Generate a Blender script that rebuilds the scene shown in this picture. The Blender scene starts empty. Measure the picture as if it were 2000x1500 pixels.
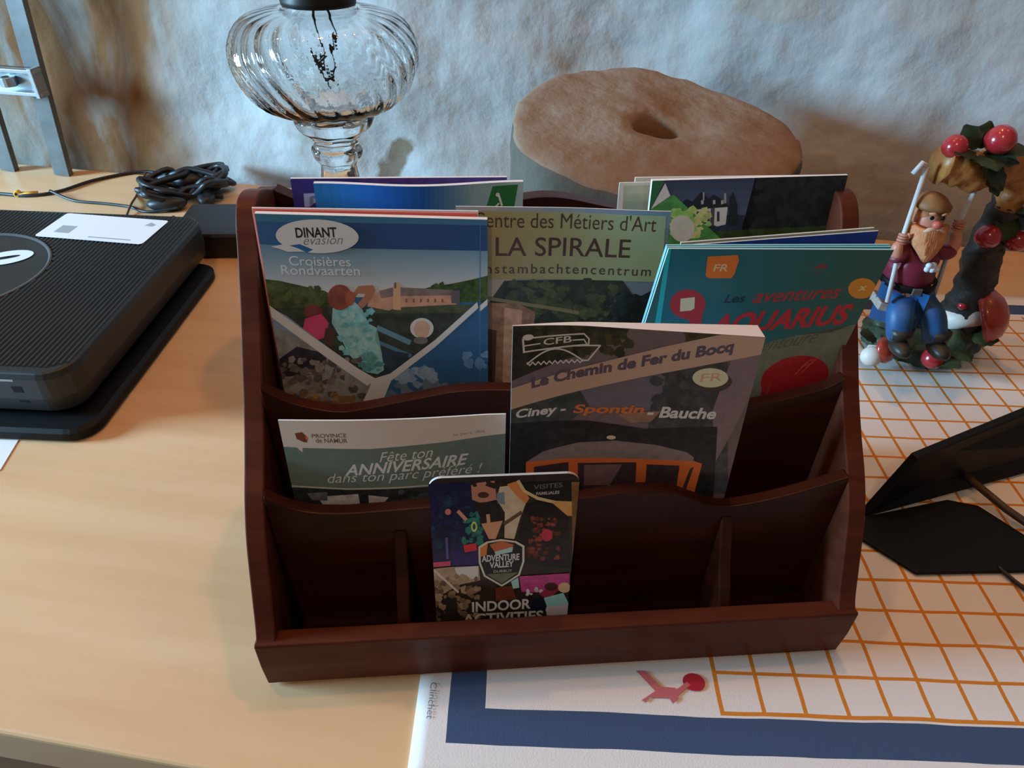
import bpy, bmesh, math, random
from mathutils import Vector, Matrix, noise as mnoise
random.seed(7)
SC = bpy.context.scene
COL = SC.collection
R = math.radians

# ------------------------------------------------------------------ camera
F_PX, PITCH, ROLL, CAM_H = 1400.0, R(37.5), math.atan(.03), 0.43
_fw = Vector((0, math.cos(PITCH), -math.sin(PITCH)))
_up = Vector((0, math.sin(PITCH), math.cos(PITCH)))
_rt = Vector((1, 0, 0))
CX = _rt*math.cos(ROLL) + _up*math.sin(ROLL)
CY = -_rt*math.sin(ROLL) + _up*math.cos(ROLL)
cam = bpy.data.cameras.new('camera')
cam_o = bpy.data.objects.new('camera', cam)
COL.objects.link(cam_o)
m = Matrix((CX, CY, -_fw)).transposed().to_4x4()
m.translation = Vector((0, 0, CAM_H))
cam_o.matrix_world = m
cam.sensor_width = 36; cam.sensor_fit = 'HORIZONTAL'; cam.lens = F_PX/2000*36
cam.clip_start = .01
SC.camera = cam_o

# ------------------------------------------------------------------ view, world, lights
vs = SC.view_settings
vs.view_transform = 'Standard'; vs.look = 'None'; vs.gamma = 1; vs.use_curve_mapping = False
vs.exposure = 0.0
w = bpy.data.worlds.new('room_air'); SC.world = w; w.use_nodes = True
w.node_tree.nodes['Background'].inputs[0].default_value = (1, .93, .86, 1)
w.node_tree.nodes['Background'].inputs[1].default_value = .13
SC.cycles.use_denoising = True
SC.cycles.max_bounces = 10; SC.cycles.transmission_bounces = 8
SC.cycles.caustics_reflective = False; SC.cycles.caustics_refractive = False

def area(name, loc, target, size, power, col):
    l = bpy.data.lights.new(name, 'AREA'); l.shape = 'RECTANGLE'; l.size, l.size_y = size
    l.energy = power; l.color = col
    o = bpy.data.objects.new(name, l); COL.objects.link(o); o.location = loc
    o.rotation_euler = (Vector(target)-Vector(loc)).to_track_quat('-Z', 'Y').to_euler()
    return o
def lamp(name, loc, power, col, rad=.03):
    l = bpy.data.lights.new(name, 'POINT'); l.energy = power; l.color = col; l.shadow_soft_size = rad
    o = bpy.data.objects.new(name, l); COL.objects.link(o); o.location = loc
    return o
COOL = (.40, .75, 1.06)
WARM = (1.0, .43, .14)
area('window_daylight', (-2.3, .25, .62), (0, .55, .05), (.62, .55), 140, COOL)
lamp('ceiling_bulb', (.15, .80, 1.75), 19, WARM, .035)
lamp('ceiling_bulb', (-.55, .45, 1.80), 14, WARM, .035)
lamp('ceiling_bulb', (.95, .55, 1.80), 7, WARM, .035)
lamp('ceiling_bulb', (-.25, -.95, 1.70), 20, (1.0, .66, .42), .05)

# ------------------------------------------------------------------ helpers
def lin(c):
    return tuple((v/255/12.92 if v/255 <= .04045 else ((v/255+.055)/1.055)**2.4) for v in c)
def tag(o, label=None, cat=None, group=None, kind=None):
    if label: o['label'] = label
    if cat: o['category'] = cat
    if group: o['group'] = group
    if kind: o['kind'] = kind
    return o
def empty(name, loc, rz=0, label=None, cat=None, group=None):
    o = bpy.data.objects.new(name, None); COL.objects.link(o)
    o.location = loc; o.rotation_euler = (0, 0, rz); o.empty_display_size = .02
    return tag(o, label, cat, group)
def link(name, bm, mats, parent=None, smooth=False, loc=(0, 0, 0), rz=0, bevel=0, normals=True):
    if normals: bmesh.ops.recalc_face_normals(bm, faces=bm.faces[:])
    me = bpy.data.meshes.new(name); bm.to_mesh(me); bm.free()
    for mt in (mats if isinstance(mats, (list, tuple)) else [mats]): me.materials.append(mt)
    o = bpy.data.objects.new(name, me); COL.objects.link(o)
    o.location = loc; o.rotation_euler = (0, 0, rz)
    if parent: o.parent = parent
    if smooth:
        for p in me.polygons: p.use_smooth = True
    if bevel:
        b = o.modifiers.new('soft_edge', 'BEVEL'); b.width = bevel; b.segments = 3; b.limit_method = 'ANGLE'; b.angle_limit = R(35)
    return o
def box(bm, a, b, mi=0):
    x0, y0, z0 = a; x1, y1, z1 = b
    v = [bm.verts.new(p) for p in ((x0,y0,z0),(x1,y0,z0),(x1,y1,z0),(x0,y1,z0),(x0,y0,z1),(x1,y0,z1),(x1,y1,z1),(x0,y1,z1))]
    for f in ((0,3,2,1),(4,5,6,7),(0,1,5,4),(1,2,6,5),(2,3,7,6),(3,0,4,7)):
        bm.faces.new([v[i] for i in f]).material_index = mi
def prism(bm, poly, axis, a, b, mi=0):
    """poly of 2D points extruded along axis ('x': (y,z), 'y': (x,z), 'z': (x,y))"""
    def P(p, t):
        return {'x': (t, p[0], p[1]), 'y': (p[0], t, p[1]), 'z': (p[0], p[1], t)}[axis]
    A = [bm.verts.new(P(p, a)) for p in poly]; B = [bm.verts.new(P(p, b)) for p in poly]
    fs = [bm.faces.new(A[::-1]), bm.faces.new(B)]
    n = len(poly)
    for i in range(n): fs.append(bm.faces.new((A[i], A[(i+1)%n], B[(i+1)%n], B[i])))
    for f in fs: f.material_index = mi
def spline(pts, n=8, closed=False):
    out = []; N = len(pts)
    segs = N if closed else N-1
    g = (lambda i: Vector(pts[i % N])) if closed else (lambda i: Vector(pts[max(0, min(N-1, i))]))
    for i in range(segs):
        p0, p1, p2, p3 = g(i-1), g(i), g(i+1), g(i+2)
        for k in range(n):
            t = k/n
            out.append(.5*((2*p1)+(p2-p0)*t+(2*p0-5*p1+4*p2-p3)*t*t+(3*p1-p0-3*p2+p3)*t**3))
    if not closed: out.append(Vector(pts[-1]))
    return out
def tube(bm, pts, rad, seg=10, mi=0, cap=True, lump=0):
    """rad: number or list"""
    n = len(pts); pts = [Vector(p) for p in pts]
    rr = rad if isinstance(rad, (list, tuple)) else [rad]*n
    rings = []; prev = None
    for i, p in enumerate(pts):
        t = (pts[min(n-1, i+1)]-pts[max(0, i-1)]).normalized()
        if prev is None: prev = t.orthogonal().normalized()
        u = (prev - t*prev.dot(t)).normalized(); prev = u; v = t.cross(u)
        ring = []
        for k in range(seg):
            a = 2*math.pi*k/seg; d = u*math.cos(a)+v*math.sin(a); r = rr[i]
            if lump: r *= 1+lump*mnoise.noise((p+d*r)*140)
            ring.append(bm.verts.new(p+d*r))
        rings.append(ring)
    for i in range(n-1):
        for k in range(seg):
            bm.faces.new((rings[i][k], rings[i][(k+1)%seg], rings[i+1][(k+1)%seg], rings[i+1][k])).material_index = mi
    if cap:
        bm.faces.new(rings[0][::-1]).material_index = mi; bm.faces.new(rings[-1]).material_index = mi
def lathe(bm, prof, seg=32, c=(0, 0, 0), mod=None, mi=0, close=False):
    rings = []
    for r, z in prof:
        ring = []
        for k in range(seg):
            a = 2*math.pi*k/seg; q = r*(mod(a, r, z) if mod else 1)
            ring.append(bm.verts.new((c[0]+q*math.cos(a), c[1]+q*math.sin(a), c[2]+z)))
        rings.append(ring)
    n = len(rings)
    for i in range(n if close else n-1):
        A, B = rings[i], rings[(i+1) % n]
        for k in range(seg): bm.faces.new((A[k], A[(k+1)%seg], B[(k+1)%seg], B[k])).material_index = mi
    if not close:
        if prof[0][0] > 1e-6: bm.faces.new(rings[0][::-1]).material_index = mi
        if prof[-1][0] > 1e-6: bm.faces.new(rings[-1]).material_index = mi
    return rings
def blob(bm, c, r, sub=2, rot=None, lump=0, freq=60, mi=0):
    """ellipsoid, r is a triple"""
    g = bmesh.ops.create_icosphere(bm, subdivisions=sub, radius=1)
    M = rot.to_matrix() if rot else Matrix.Identity(3)
    for v in g['verts']:
        d = v.co.copy()
        p = Vector((d.x*r[0], d.y*r[1], d.z*r[2]))
        if lump: p *= 1+lump*mnoise.noise((Vector(c)+p)*freq)
        v.co = M @ p + Vector(c)
    for v in g['verts']:
        for f in v.link_faces: f.material_index = mi

# ------------------------------------------------------------------ materials
_M = {}
def mat(name, col, rough=.5, metal=0, spec=.5, col2=None, nscale=20, namt=.5, stretch=(1, 1, 1), bump=0, bscale=60, bdist=.002, coat=0, trans=0, ior=1.45, detail=5):
    if name in _M: return _M[name]
    mt = bpy.data.materials.new(name); mt.use_nodes = True; _M[name] = mt
    nt = mt.node_tree; b = nt.nodes['Principled BSDF']
    b.inputs['Base Color'].default_value = (*col, 1); b.inputs['Roughness'].default_value = rough
    b.inputs['Metallic'].default_value = metal; b.inputs['Specular IOR Level'].default_value = spec
    b.inputs['Coat Weight'].default_value = coat; b.inputs['Coat Roughness'].default_value = .12
    b.inputs['Transmission Weight'].default_value = trans; b.inputs['IOR'].default_value = ior
    if col2 or bump:
        tc = nt.nodes.new('ShaderNodeTexCoord'); mp = nt.nodes.new('ShaderNodeMapping')
        mp.inputs['Scale'].default_value = stretch
        nt.links.new(tc.outputs['Object'], mp.inputs[0])
    if col2:
        n = nt.nodes.new('ShaderNodeTexNoise'); n.inputs['Scale'].default_value = nscale; n.inputs['Detail'].default_value = detail
        nt.links.new(mp.outputs[0], n.inputs['Vector'])
        cr = nt.nodes.new('ShaderNodeValToRGB'); e = cr.color_ramp.elements
        e[0].position = .5-.5*namt; e[1].position = .5+.5*namt
        e[0].color = (*col, 1); e[1].color = (*col2, 1)
        nt.links.new(n.outputs['Fac'], cr.inputs[0]); nt.links.new(cr.outputs[0], b.inputs['Base Color'])
    if bump:
        n2 = nt.nodes.new('ShaderNodeTexNoise'); n2.inputs['Scale'].default_value = bscale; n2.inputs['Detail'].default_value = 6
        nt.links.new(mp.outputs[0], n2.inputs['Vector'])
        bp = nt.nodes.new('ShaderNodeBump'); bp.inputs['Strength'].default_value = bump; bp.inputs['Distance'].default_value = bdist
        nt.links.new(n2.outputs['Fac'], bp.inputs['Height']); nt.links.new(bp.outputs[0], b.inputs['Normal'])
    return mt
def S(*c): return lin(c)
def ink(rgb, gain, n=0):
    """printed colour on glossy paper, n = how mottled the printed picture is"""
    key = 'ink_%d_%d_%d_%d_%d' % (*rgb, round(gain*10), round(n*10))
    if key in _M: return _M[key]
    c = tuple(min(.88, v*gain) for v in lin(rgb))
    if n: return mat(key, tuple(v*(1-n) for v in c), .3, col2=tuple(min(.9, v*(1+n)) for v in c), nscale=180, namt=.3, spec=.4)
    return mat(key, c, .3, spec=.4)

wood_shaded = mat('mahogany', (.060, .011, .0045), .34, col2=(.014, .003, .002), nscale=14, namt=.7, stretch=(1, 6, 6), spec=.26, bump=.06, bscale=40, bdist=.001)  # inner panels: shade of the pockets is put into this darker colour
wood_outer = mat('outer_mahogany', (.13, .034, .017), .42, col2=(.055, .013, .007), nscale=16, namt=.7, stretch=(1, 5, 5), spec=.14, bump=.08, bscale=45, bdist=.001)  # same mahogany in a lighter tone, for side panels and front board
white_paper = mat('white_paper', (.78, .78, .78), .6)
black_plastic = mat('black_plastic', (.012, .013, .015), .45, bump=.05, bscale=900, bdist=.0003)
black_gloss = mat('black_gloss', (.005, .005, .0055), .5, spec=.2)
steel = mat('worn_steel', (.17, .18, .18), .5, metal=.3, col2=(.09, .09, .085), nscale=30)

# ------------------------------------------------------------------ room
WALL_R = math.atan(-.135)
def wall_material():
    mt = bpy.data.materials.new('limewashed_stone'); mt.use_nodes = True
    nt = mt.node_tree; b = nt.nodes['Principled BSDF']; b.inputs['Roughness'].default_value = .85; b.inputs['Specular IOR Level'].default_value = .2
    L = nt.links.new
    tc = nt.nodes.new('ShaderNodeTexCoord')
    def nz(scale, detail=6, dist=0, stretch=None):
        n = nt.nodes.new('ShaderNodeTexNoise'); n.inputs['Scale'].default_value = scale; n.inputs['Detail'].default_value = detail
        n.inputs['Distortion'].default_value = dist
        if stretch:
            mp = nt.nodes.new('ShaderNodeMapping'); mp.inputs['Scale'].default_value = stretch; L(tc.outputs['Object'], mp.inputs[0]); L(mp.outputs[0], n.inputs['Vector'])
        else: L(tc.outputs['Object'], n.inputs['Vector'])
        return n.outputs['Fac']
    def ramp(src, p0, p1, c0=(0, 0, 0), c1=(1, 1, 1)):
        r = nt.nodes.new('ShaderNodeValToRGB'); e = r.color_ramp.elements
        e[0].position = p0; e[1].position = p1; e[0].color = (*c0, 1); e[1].color = (*c1, 1); L(src, r.inputs[0]); return r.outputs[0]
    def math_(op, a, c):
        n = nt.nodes.new('ShaderNodeMath'); n.operation = op; n.use_clamp = op in ('MULTIPLY', 'ADD') and False
        for i, s in enumerate((a, c)):
            if isinstance(s, (int, float)): n.inputs[i].default_value = s
            else: L(s, n.inputs[i])
        return n.outputs[0]
    def mix(f, a, c):
        n = nt.nodes.new('ShaderNodeMix'); n.data_type = 'RGBA'
        L(f, n.inputs[0])
        for i, s in ((6, a), (7, c)):
            if isinstance(s, tuple): n.inputs[i].default_value = (*s, 1)
            else: L(s, n.inputs[i])
        return n.outputs[2]
    sx = nt.nodes.new('ShaderNodeSeparateXYZ'); L(tc.outputs['Object'], sx.inputs[0])
    base = ramp(nz(5, 8), .3, .75, (.38, .385, .375), (.53, .54, .53))
    # bare ochre and earth patches where the limewash has come off (one end of the wall)
    edge = math_('ADD', sx.outputs[0], math_('MULTIPLY', nz(4, 4), .22))
    far = ramp(math_('ADD', math_('MULTIPLY', edge, 1.0), 1.0), .57, .68, (1, 1, 1), (0, 0, 0))
    far2 = nt.nodes.new('ShaderNodeSeparateColor'); L(far, far2.inputs[0])
    earth = ramp(nz(7, 5, .6, (1.7, 1, .5)), .52, .66, (.185, .085, .032), (.235, .215, .185))
    base = mix(far2.outputs[0], base, earth)
    spots = ramp(nz(6.5, 3, .3), .68, .72)
    sp2 = nt.nodes.new('ShaderNodeSeparateColor'); L(spots, sp2.inputs[0])
    base = mix(math_('MULTIPLY', sp2.outputs[0], .16), base, (.40, .34, .25))
    wob = math_('MULTIPLY', math_('SUBTRACT', nz(24, 7), .5), 3.4)
    for px_, pz_, sx_, sz_, sh_, amt, col_ in ((-.190, .040, .024, .042, .5, .85, (.15, .095, .045)), (-.300, .075, .055, .040, 0, .55, (.27, .265, .19)), (-.375, .150, .018, .045, .6, .6, (.22, .18, .13)), (.30, .27, .060, .018, -.2, .5, (.44, .36, .28)), (.44, .06, .10, .035, 0, .45, (.30, .24, .175)), (.06, .20, .03, .02, 0, .4, (.36, .30, .22))):  # low right patch is warm shade painted into the limewash, the rest stains
        u_ = math_('DIVIDE', math_('SUBTRACT', math_('SUBTRACT', sx.outputs[0], px_), math_('MULTIPLY', math_('SUBTRACT', sx.outputs[2], pz_), sh_)), sx_)
        v_ = math_('DIVIDE', math_('SUBTRACT', sx.outputs[2], pz_), sz_)
        q_ = math_('ADD', math_('ADD', math_('MULTIPLY', u_, u_), math_('MULTIPLY', v_, v_)), wob)
        rp = ramp(q_, .45, 1.0, (amt,)*3, (0, 0, 0)); sc_ = nt.nodes.new('ShaderNodeSeparateColor'); L(rp, sc_.inputs[0])
        base = mix(sc_.outputs[0], base, col_)
    L(base, b.inputs['Base Color'])
    bp = nt.nodes.new('ShaderNodeBump'); bp.inputs['Strength'].default_value = .42; bp.inputs['Distance'].default_value = .005
    L(math_('ADD', nz(38, 9), math_('MULTIPLY', nz(120, 5), .3)), bp.inputs['Height']); L(bp.outputs[0], b.inputs['Normal'])
    return mt
def wall_back():
    bm = bmesh.new()
    xs = [-2.4+.15*i for i in range(9)] + [-1.1+.0075*i for i in range(240)] + [.75+.15*i for i in range(10)]
    zs = [-.75+.1*i for i in range(7)] + [-.06+.0075*i for i in range(80)] + [.58+.12*i for i in range(13)]
    rows = []
    for z in zs:
        row = []
        for x in xs:
            p = Vector((x, 0, z))
            d = .026*mnoise.noise(p*3.1+Vector((3, 0, 1))) + .009*mnoise.noise(p*8+Vector((0, 5, 0))) + .0026*mnoise.noise(p*22) + .0016*mnoise.noise(p*55)
            d += .022
            # scooped hollows in the old stone
            for hx, hz, hr, hd in ((-.19, .05, .055, .012), (-.40, .12, .10, .015), (.30, .12, .09, .02), (.12, .26, .13, .014)):
                q = ((x-hx)**2+(z-hz)**2)/hr**2
                d += hd*math.exp(-q*1.5)
            row.append(bm.verts.new((x, max(d, .002), z)))
        rows.append(row)
    for a, b in zip(rows, rows[1:]):
        for i in range(len(xs)-1): bm.faces.new((a[i], a[i+1], b[i+1], b[i]))
    # closed back so that the wall has a real thickness
    b0 = [bm.verts.new((x, .35, z)) for x, z in ((xs[0], zs[0]), (xs[-1], zs[0]), (xs[-1], zs[-1]), (xs[0], zs[-1]))]
    bm.faces.new(b0)
    bm.faces.new([b0[0], *rows[0], b0[1]]); bm.faces.new([b0[3], *rows[-1], b0[2]][::-1])
    bm.faces.new([b0[0], *[r[0] for r in rows], b0[3]]); bm.faces.new([b0[1], *[r[-1] for r in rows], b0[2]])
    o = link('wall_back', bm, wall_material(), None, True, (0, .990, 0), WALL_R)
    return tag(o, kind='structure')
wall_back()
bm = bmesh.new(); box(bm, (-3, -2, -.80), (3, 1.6, -.752))
tag(link('floor', bm, mat('dark_floor', (.05, .028, .018), .5, col2=(.09, .05, .03), nscale=6)), kind='structure')

# ------------------------------------------------------------------ table
T_R = math.atan(-.139)
pine = mat('pale_pine', (.60, .345, .165), .36, col2=(.75, .51, .29), nscale=5, namt=.8, stretch=(.7, 7, 4), spec=.55, bump=.03, bscale=60, bdist=.0006)
pine_edge = mat('pine_edge', (.20, .10, .05), .55, col2=(.28, .15, .07), nscale=8, stretch=(1, 8, 8))
tb = empty('table', (0, .5735, -.752), T_R, 'pale pine table carrying the brochure rack, the black modem and the towel', 'table')
bm = bmesh.new(); box(bm, (-1.15, -.405, .714), (1.15, .405, .752))
link('tabletop', bm, pine, tb, bevel=.003)
bm = bmesh.new()
for y0, y1 in ((-.385, -.365), (.365, .385)): box(bm, (-1.08, y0, .63), (1.08, y1, .714))
link('apron', bm, pine_edge, tb)
for sx in (-1, 1):
    for sy in (-1, 1):
        bm = bmesh.new(); box(bm, (sx*1.08-.035, sy*.345-.035, 0), (sx*1.08+.035, sy*.345+.035, .714))
        link('leg', bm, pine_edge, tb, bevel=.004)

# ------------------------------------------------------------------ tea towel
def towel_material():
    mt = bpy.data.materials.new('printed_cotton'); mt.use_nodes = True
    nt = mt.node_tree; b = nt.nodes['Principled BSDF']; b.inputs['Roughness'].default_value = .9; b.inputs['Specular IOR Level'].default_value = .1
    L = nt.links.new
    tc = nt.nodes.new('ShaderNodeTexCoord')
    nz = nt.nodes.new('ShaderNodeTexNoise'); nz.inputs['Scale'].default_value = 14; L(tc.outputs['Object'], nz.inputs['Vector'])
    va = nt.nodes.new('ShaderNodeVectorMath'); va.operation = 'MULTIPLY_ADD'; va.inputs[1].default_value = (.0036,)*3
    L(nz.outputs['Color'], va.inputs[0]); L(tc.outputs['Object'], va.inputs[2])
    sx = nt.nodes.new('ShaderNodeSeparateXYZ'); L(va.outputs[0], sx.inputs[0])
    def m_(op, *a):
        n = nt.nodes.new('ShaderNodeMath'); n.operation = op
        for i, s in enumerate(a):
            if isinstance(s, (int, float)): n.inputs[i].default_value = s
            else: L(s, n.inputs[i])
        return n.outputs[0]
    X, Y = m_('SUBTRACT', sx.outputs[0], .0018), m_('SUBTRACT', sx.outputs[1], .0018)
    def inside(v, a, c): return m_('MULTIPLY', m_('GREATER_THAN', v, a), m_('LESS_THAN', v, c))
    def rect(x0, x1, y0, y1): return m_('MULTIPLY', inside(X, x0, x1), inside(Y, y0, y1))
    # towel corner is (0,0); blue border, orange checks
    blue = m_('SUBTRACT', rect(.020, .735, .020, .560), rect(.0425, .7125, .0425, .5375))
    area_ = rect(.1880, .655, .0440, .532)
    gx = m_('LESS_THAN', m_('MODULO', m_('SUBTRACT', X, .1882), .0262), .0026)
    gy = m_('LESS_THAN', m_('MODULO', m_('SUBTRACT', Y, .0442), .0266), .0024)
    grid = m_('MULTIPLY', area_, m_('MAXIMUM', gx, gy))
    def mix(f, a, c):
        n = nt.nodes.new('ShaderNodeMix'); n.data_type = 'RGBA'; L(f, n.inputs[0])
        for i, s in ((6, a), (7, c)):
            if isinstance(s, tuple): n.inputs[i].default_value = (*s, 1)
            else: L(s, n.inputs[i])
        return n.outputs[2]
    c = mix(blue, (.74, .70, .66), (.055, .085, .16))
    c = mix(grid, c, (.62, .22, .03))
    L(c, b.inputs['Base Color'])
    wv = nt.nodes.new('ShaderNodeTexNoise'); wv.inputs['Scale'].default_value = 900; L(tc.outputs['Object'], wv.inputs['Vector'])
    bp = nt.nodes.new('ShaderNodeBump'); bp.inputs['Strength'].default_value = .25; bp.inputs['Distance'].default_value = .0005
    L(wv.outputs['Fac'], bp.inputs['Height']); L(bp.outputs[0], b.inputs['Normal'])
    return mt
TW = Vector((-.0535, .1870, .0002))
tw = empty('tea_towel', TW, R(-.5), 'white tea towel with blue border and orange checks under the rack', 'towel')
def cloth_z(x, y): return .0005+.0004*mnoise.noise(Vector((x*9, y*9, 0)))
bm = bmesh.new()
nx, ny = 80, 62; g = [[bm.verts.new((.755*i/nx, .580*j/ny, .0009+cloth_z(.755*i/nx, .58*j/ny))) for i in range(nx+1)] for j in range(ny+1)]
for j in range(ny):
    for i in range(nx): bm.faces.new((g[j][i], g[j][i+1], g[j+1][i+1], g[j+1][i]))
bv = [[bm.verts.new((.755*i/nx, .58*j/ny, 0)) for i in range(nx+1)] for j in range(ny+1)]
for j in range(ny):
    for i in range(nx): bm.faces.new((bv[j][i], bv[j+1][i], bv[j+1][i+1], bv[j][i+1]))
for i in range(nx):
    bm.faces.new((g[0][i+1], g[0][i], bv[0][i], bv[0][i+1])); bm.faces.new((g[ny][i], g[ny][i+1], bv[ny][i+1], bv[ny][i]))
for j in range(ny):
    bm.faces.new((g[j][0], g[j+1][0], bv[j+1][0], bv[j][0])); bm.faces.new((g[j+1][nx], g[j][nx], bv[j][nx], bv[j+1][nx]))
link('cloth', bm, towel_material(), tw, True)
TZ = .0022   # things on the towel stand here

# ------------------------------------------------------------------ lettering
_TXT = {}
def text_bm(s, bold=0, shear=0, space=1):
    """a flat mesh of the words, scaled to the box (0..1, 0..1)"""
    key = (s, bold, shear, space)
    if key not in _TXT:
        cu = bpy.data.curves.new('words', 'FONT'); cu.body = s; cu.offset = bold; cu.shear = shear; cu.space_character = space
        cu.resolution_u = 4
        o = bpy.data.objects.new('words', cu); COL.objects.link(o)
        me = bpy.data.meshes.new_from_object(o.evaluated_get(bpy.context.evaluated_depsgraph_get()))
        bpy.data.objects.remove(o); bpy.data.curves.remove(cu)
        xs = [v.co.x for v in me.vertices]; ys = [v.co.y for v in me.vertices]
        a, b, c, d = min(xs), max(xs), min(ys), max(ys)
        _TXT[key] = ([((v.co.x-a)/(b-a), (v.co.y-c)/(d-c)) for v in me.vertices], [tuple(p.vertices) for p in me.polygons])
        bpy.data.meshes.remove(me)
    return _TXT[key]

# ------------------------------------------------------------------ brochure rack
RK_O = Vector((-.1469, .2376, TZ)); RK_R = R(5.5005); RK_W = .3703
EX = Vector((math.cos(RK_R), math.sin(RK_R), 0)); EY = Vector((-EX.y, EX.x, 0)); EZ = Vector((0, 0, 1))
rack = empty('brochure_rack', RK_O, RK_R, 'dark mahogany brochure rack with stepped wavy pockets, standing half on the towel', 'rack')
front = [(.0035, .0), (.0, .02), (.001, .0425), (.007, .050), (.017, .073), (.030, .102), (.044, .122), (.060, .139), (.078, .160), (.098, .187), (.116, .211), (.132, .236), (.140, .249), (.150, .257), (.163, .2575), (.178, .253), (.192, .247), (.204, .244)]
prof = [tuple(p) for p in spline(front[2:], 5)]
side = [(.006, 0), (.001, .03)] + prof + [(.206, 0)]
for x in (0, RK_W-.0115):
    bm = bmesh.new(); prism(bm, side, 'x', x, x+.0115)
    link('side_panel', bm, wood_outer, rack, bevel=.0028)
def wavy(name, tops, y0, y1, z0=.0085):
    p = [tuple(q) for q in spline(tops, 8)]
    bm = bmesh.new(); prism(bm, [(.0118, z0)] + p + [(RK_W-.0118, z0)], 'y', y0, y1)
    return link(name, bm, wood_shaded, rack, bevel=.0022)
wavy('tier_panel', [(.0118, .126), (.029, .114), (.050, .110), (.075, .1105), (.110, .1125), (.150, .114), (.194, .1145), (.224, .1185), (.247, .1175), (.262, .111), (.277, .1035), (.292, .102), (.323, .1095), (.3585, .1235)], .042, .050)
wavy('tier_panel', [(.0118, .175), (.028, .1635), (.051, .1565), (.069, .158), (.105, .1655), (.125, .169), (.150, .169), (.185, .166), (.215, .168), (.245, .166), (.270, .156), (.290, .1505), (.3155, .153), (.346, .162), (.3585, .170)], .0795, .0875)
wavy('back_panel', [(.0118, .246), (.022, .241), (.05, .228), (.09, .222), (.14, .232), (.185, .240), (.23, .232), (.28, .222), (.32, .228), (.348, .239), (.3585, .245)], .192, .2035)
bm = bmesh.new(); box(bm, (.0118, .012, .0), (RK_W-.0118, .192, .0085)); link('bottom_board', bm, wood_shaded, rack)
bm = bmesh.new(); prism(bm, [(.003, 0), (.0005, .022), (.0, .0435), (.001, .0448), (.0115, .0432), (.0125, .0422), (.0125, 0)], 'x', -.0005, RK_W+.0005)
link('front_board', bm, wood_outer, rack, bevel=.0012)
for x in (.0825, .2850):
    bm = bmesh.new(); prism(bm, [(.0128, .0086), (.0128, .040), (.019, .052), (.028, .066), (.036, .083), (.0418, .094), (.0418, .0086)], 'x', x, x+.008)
    link('partition', bm, wood_shaded, rack, bevel=.0015)

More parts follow.
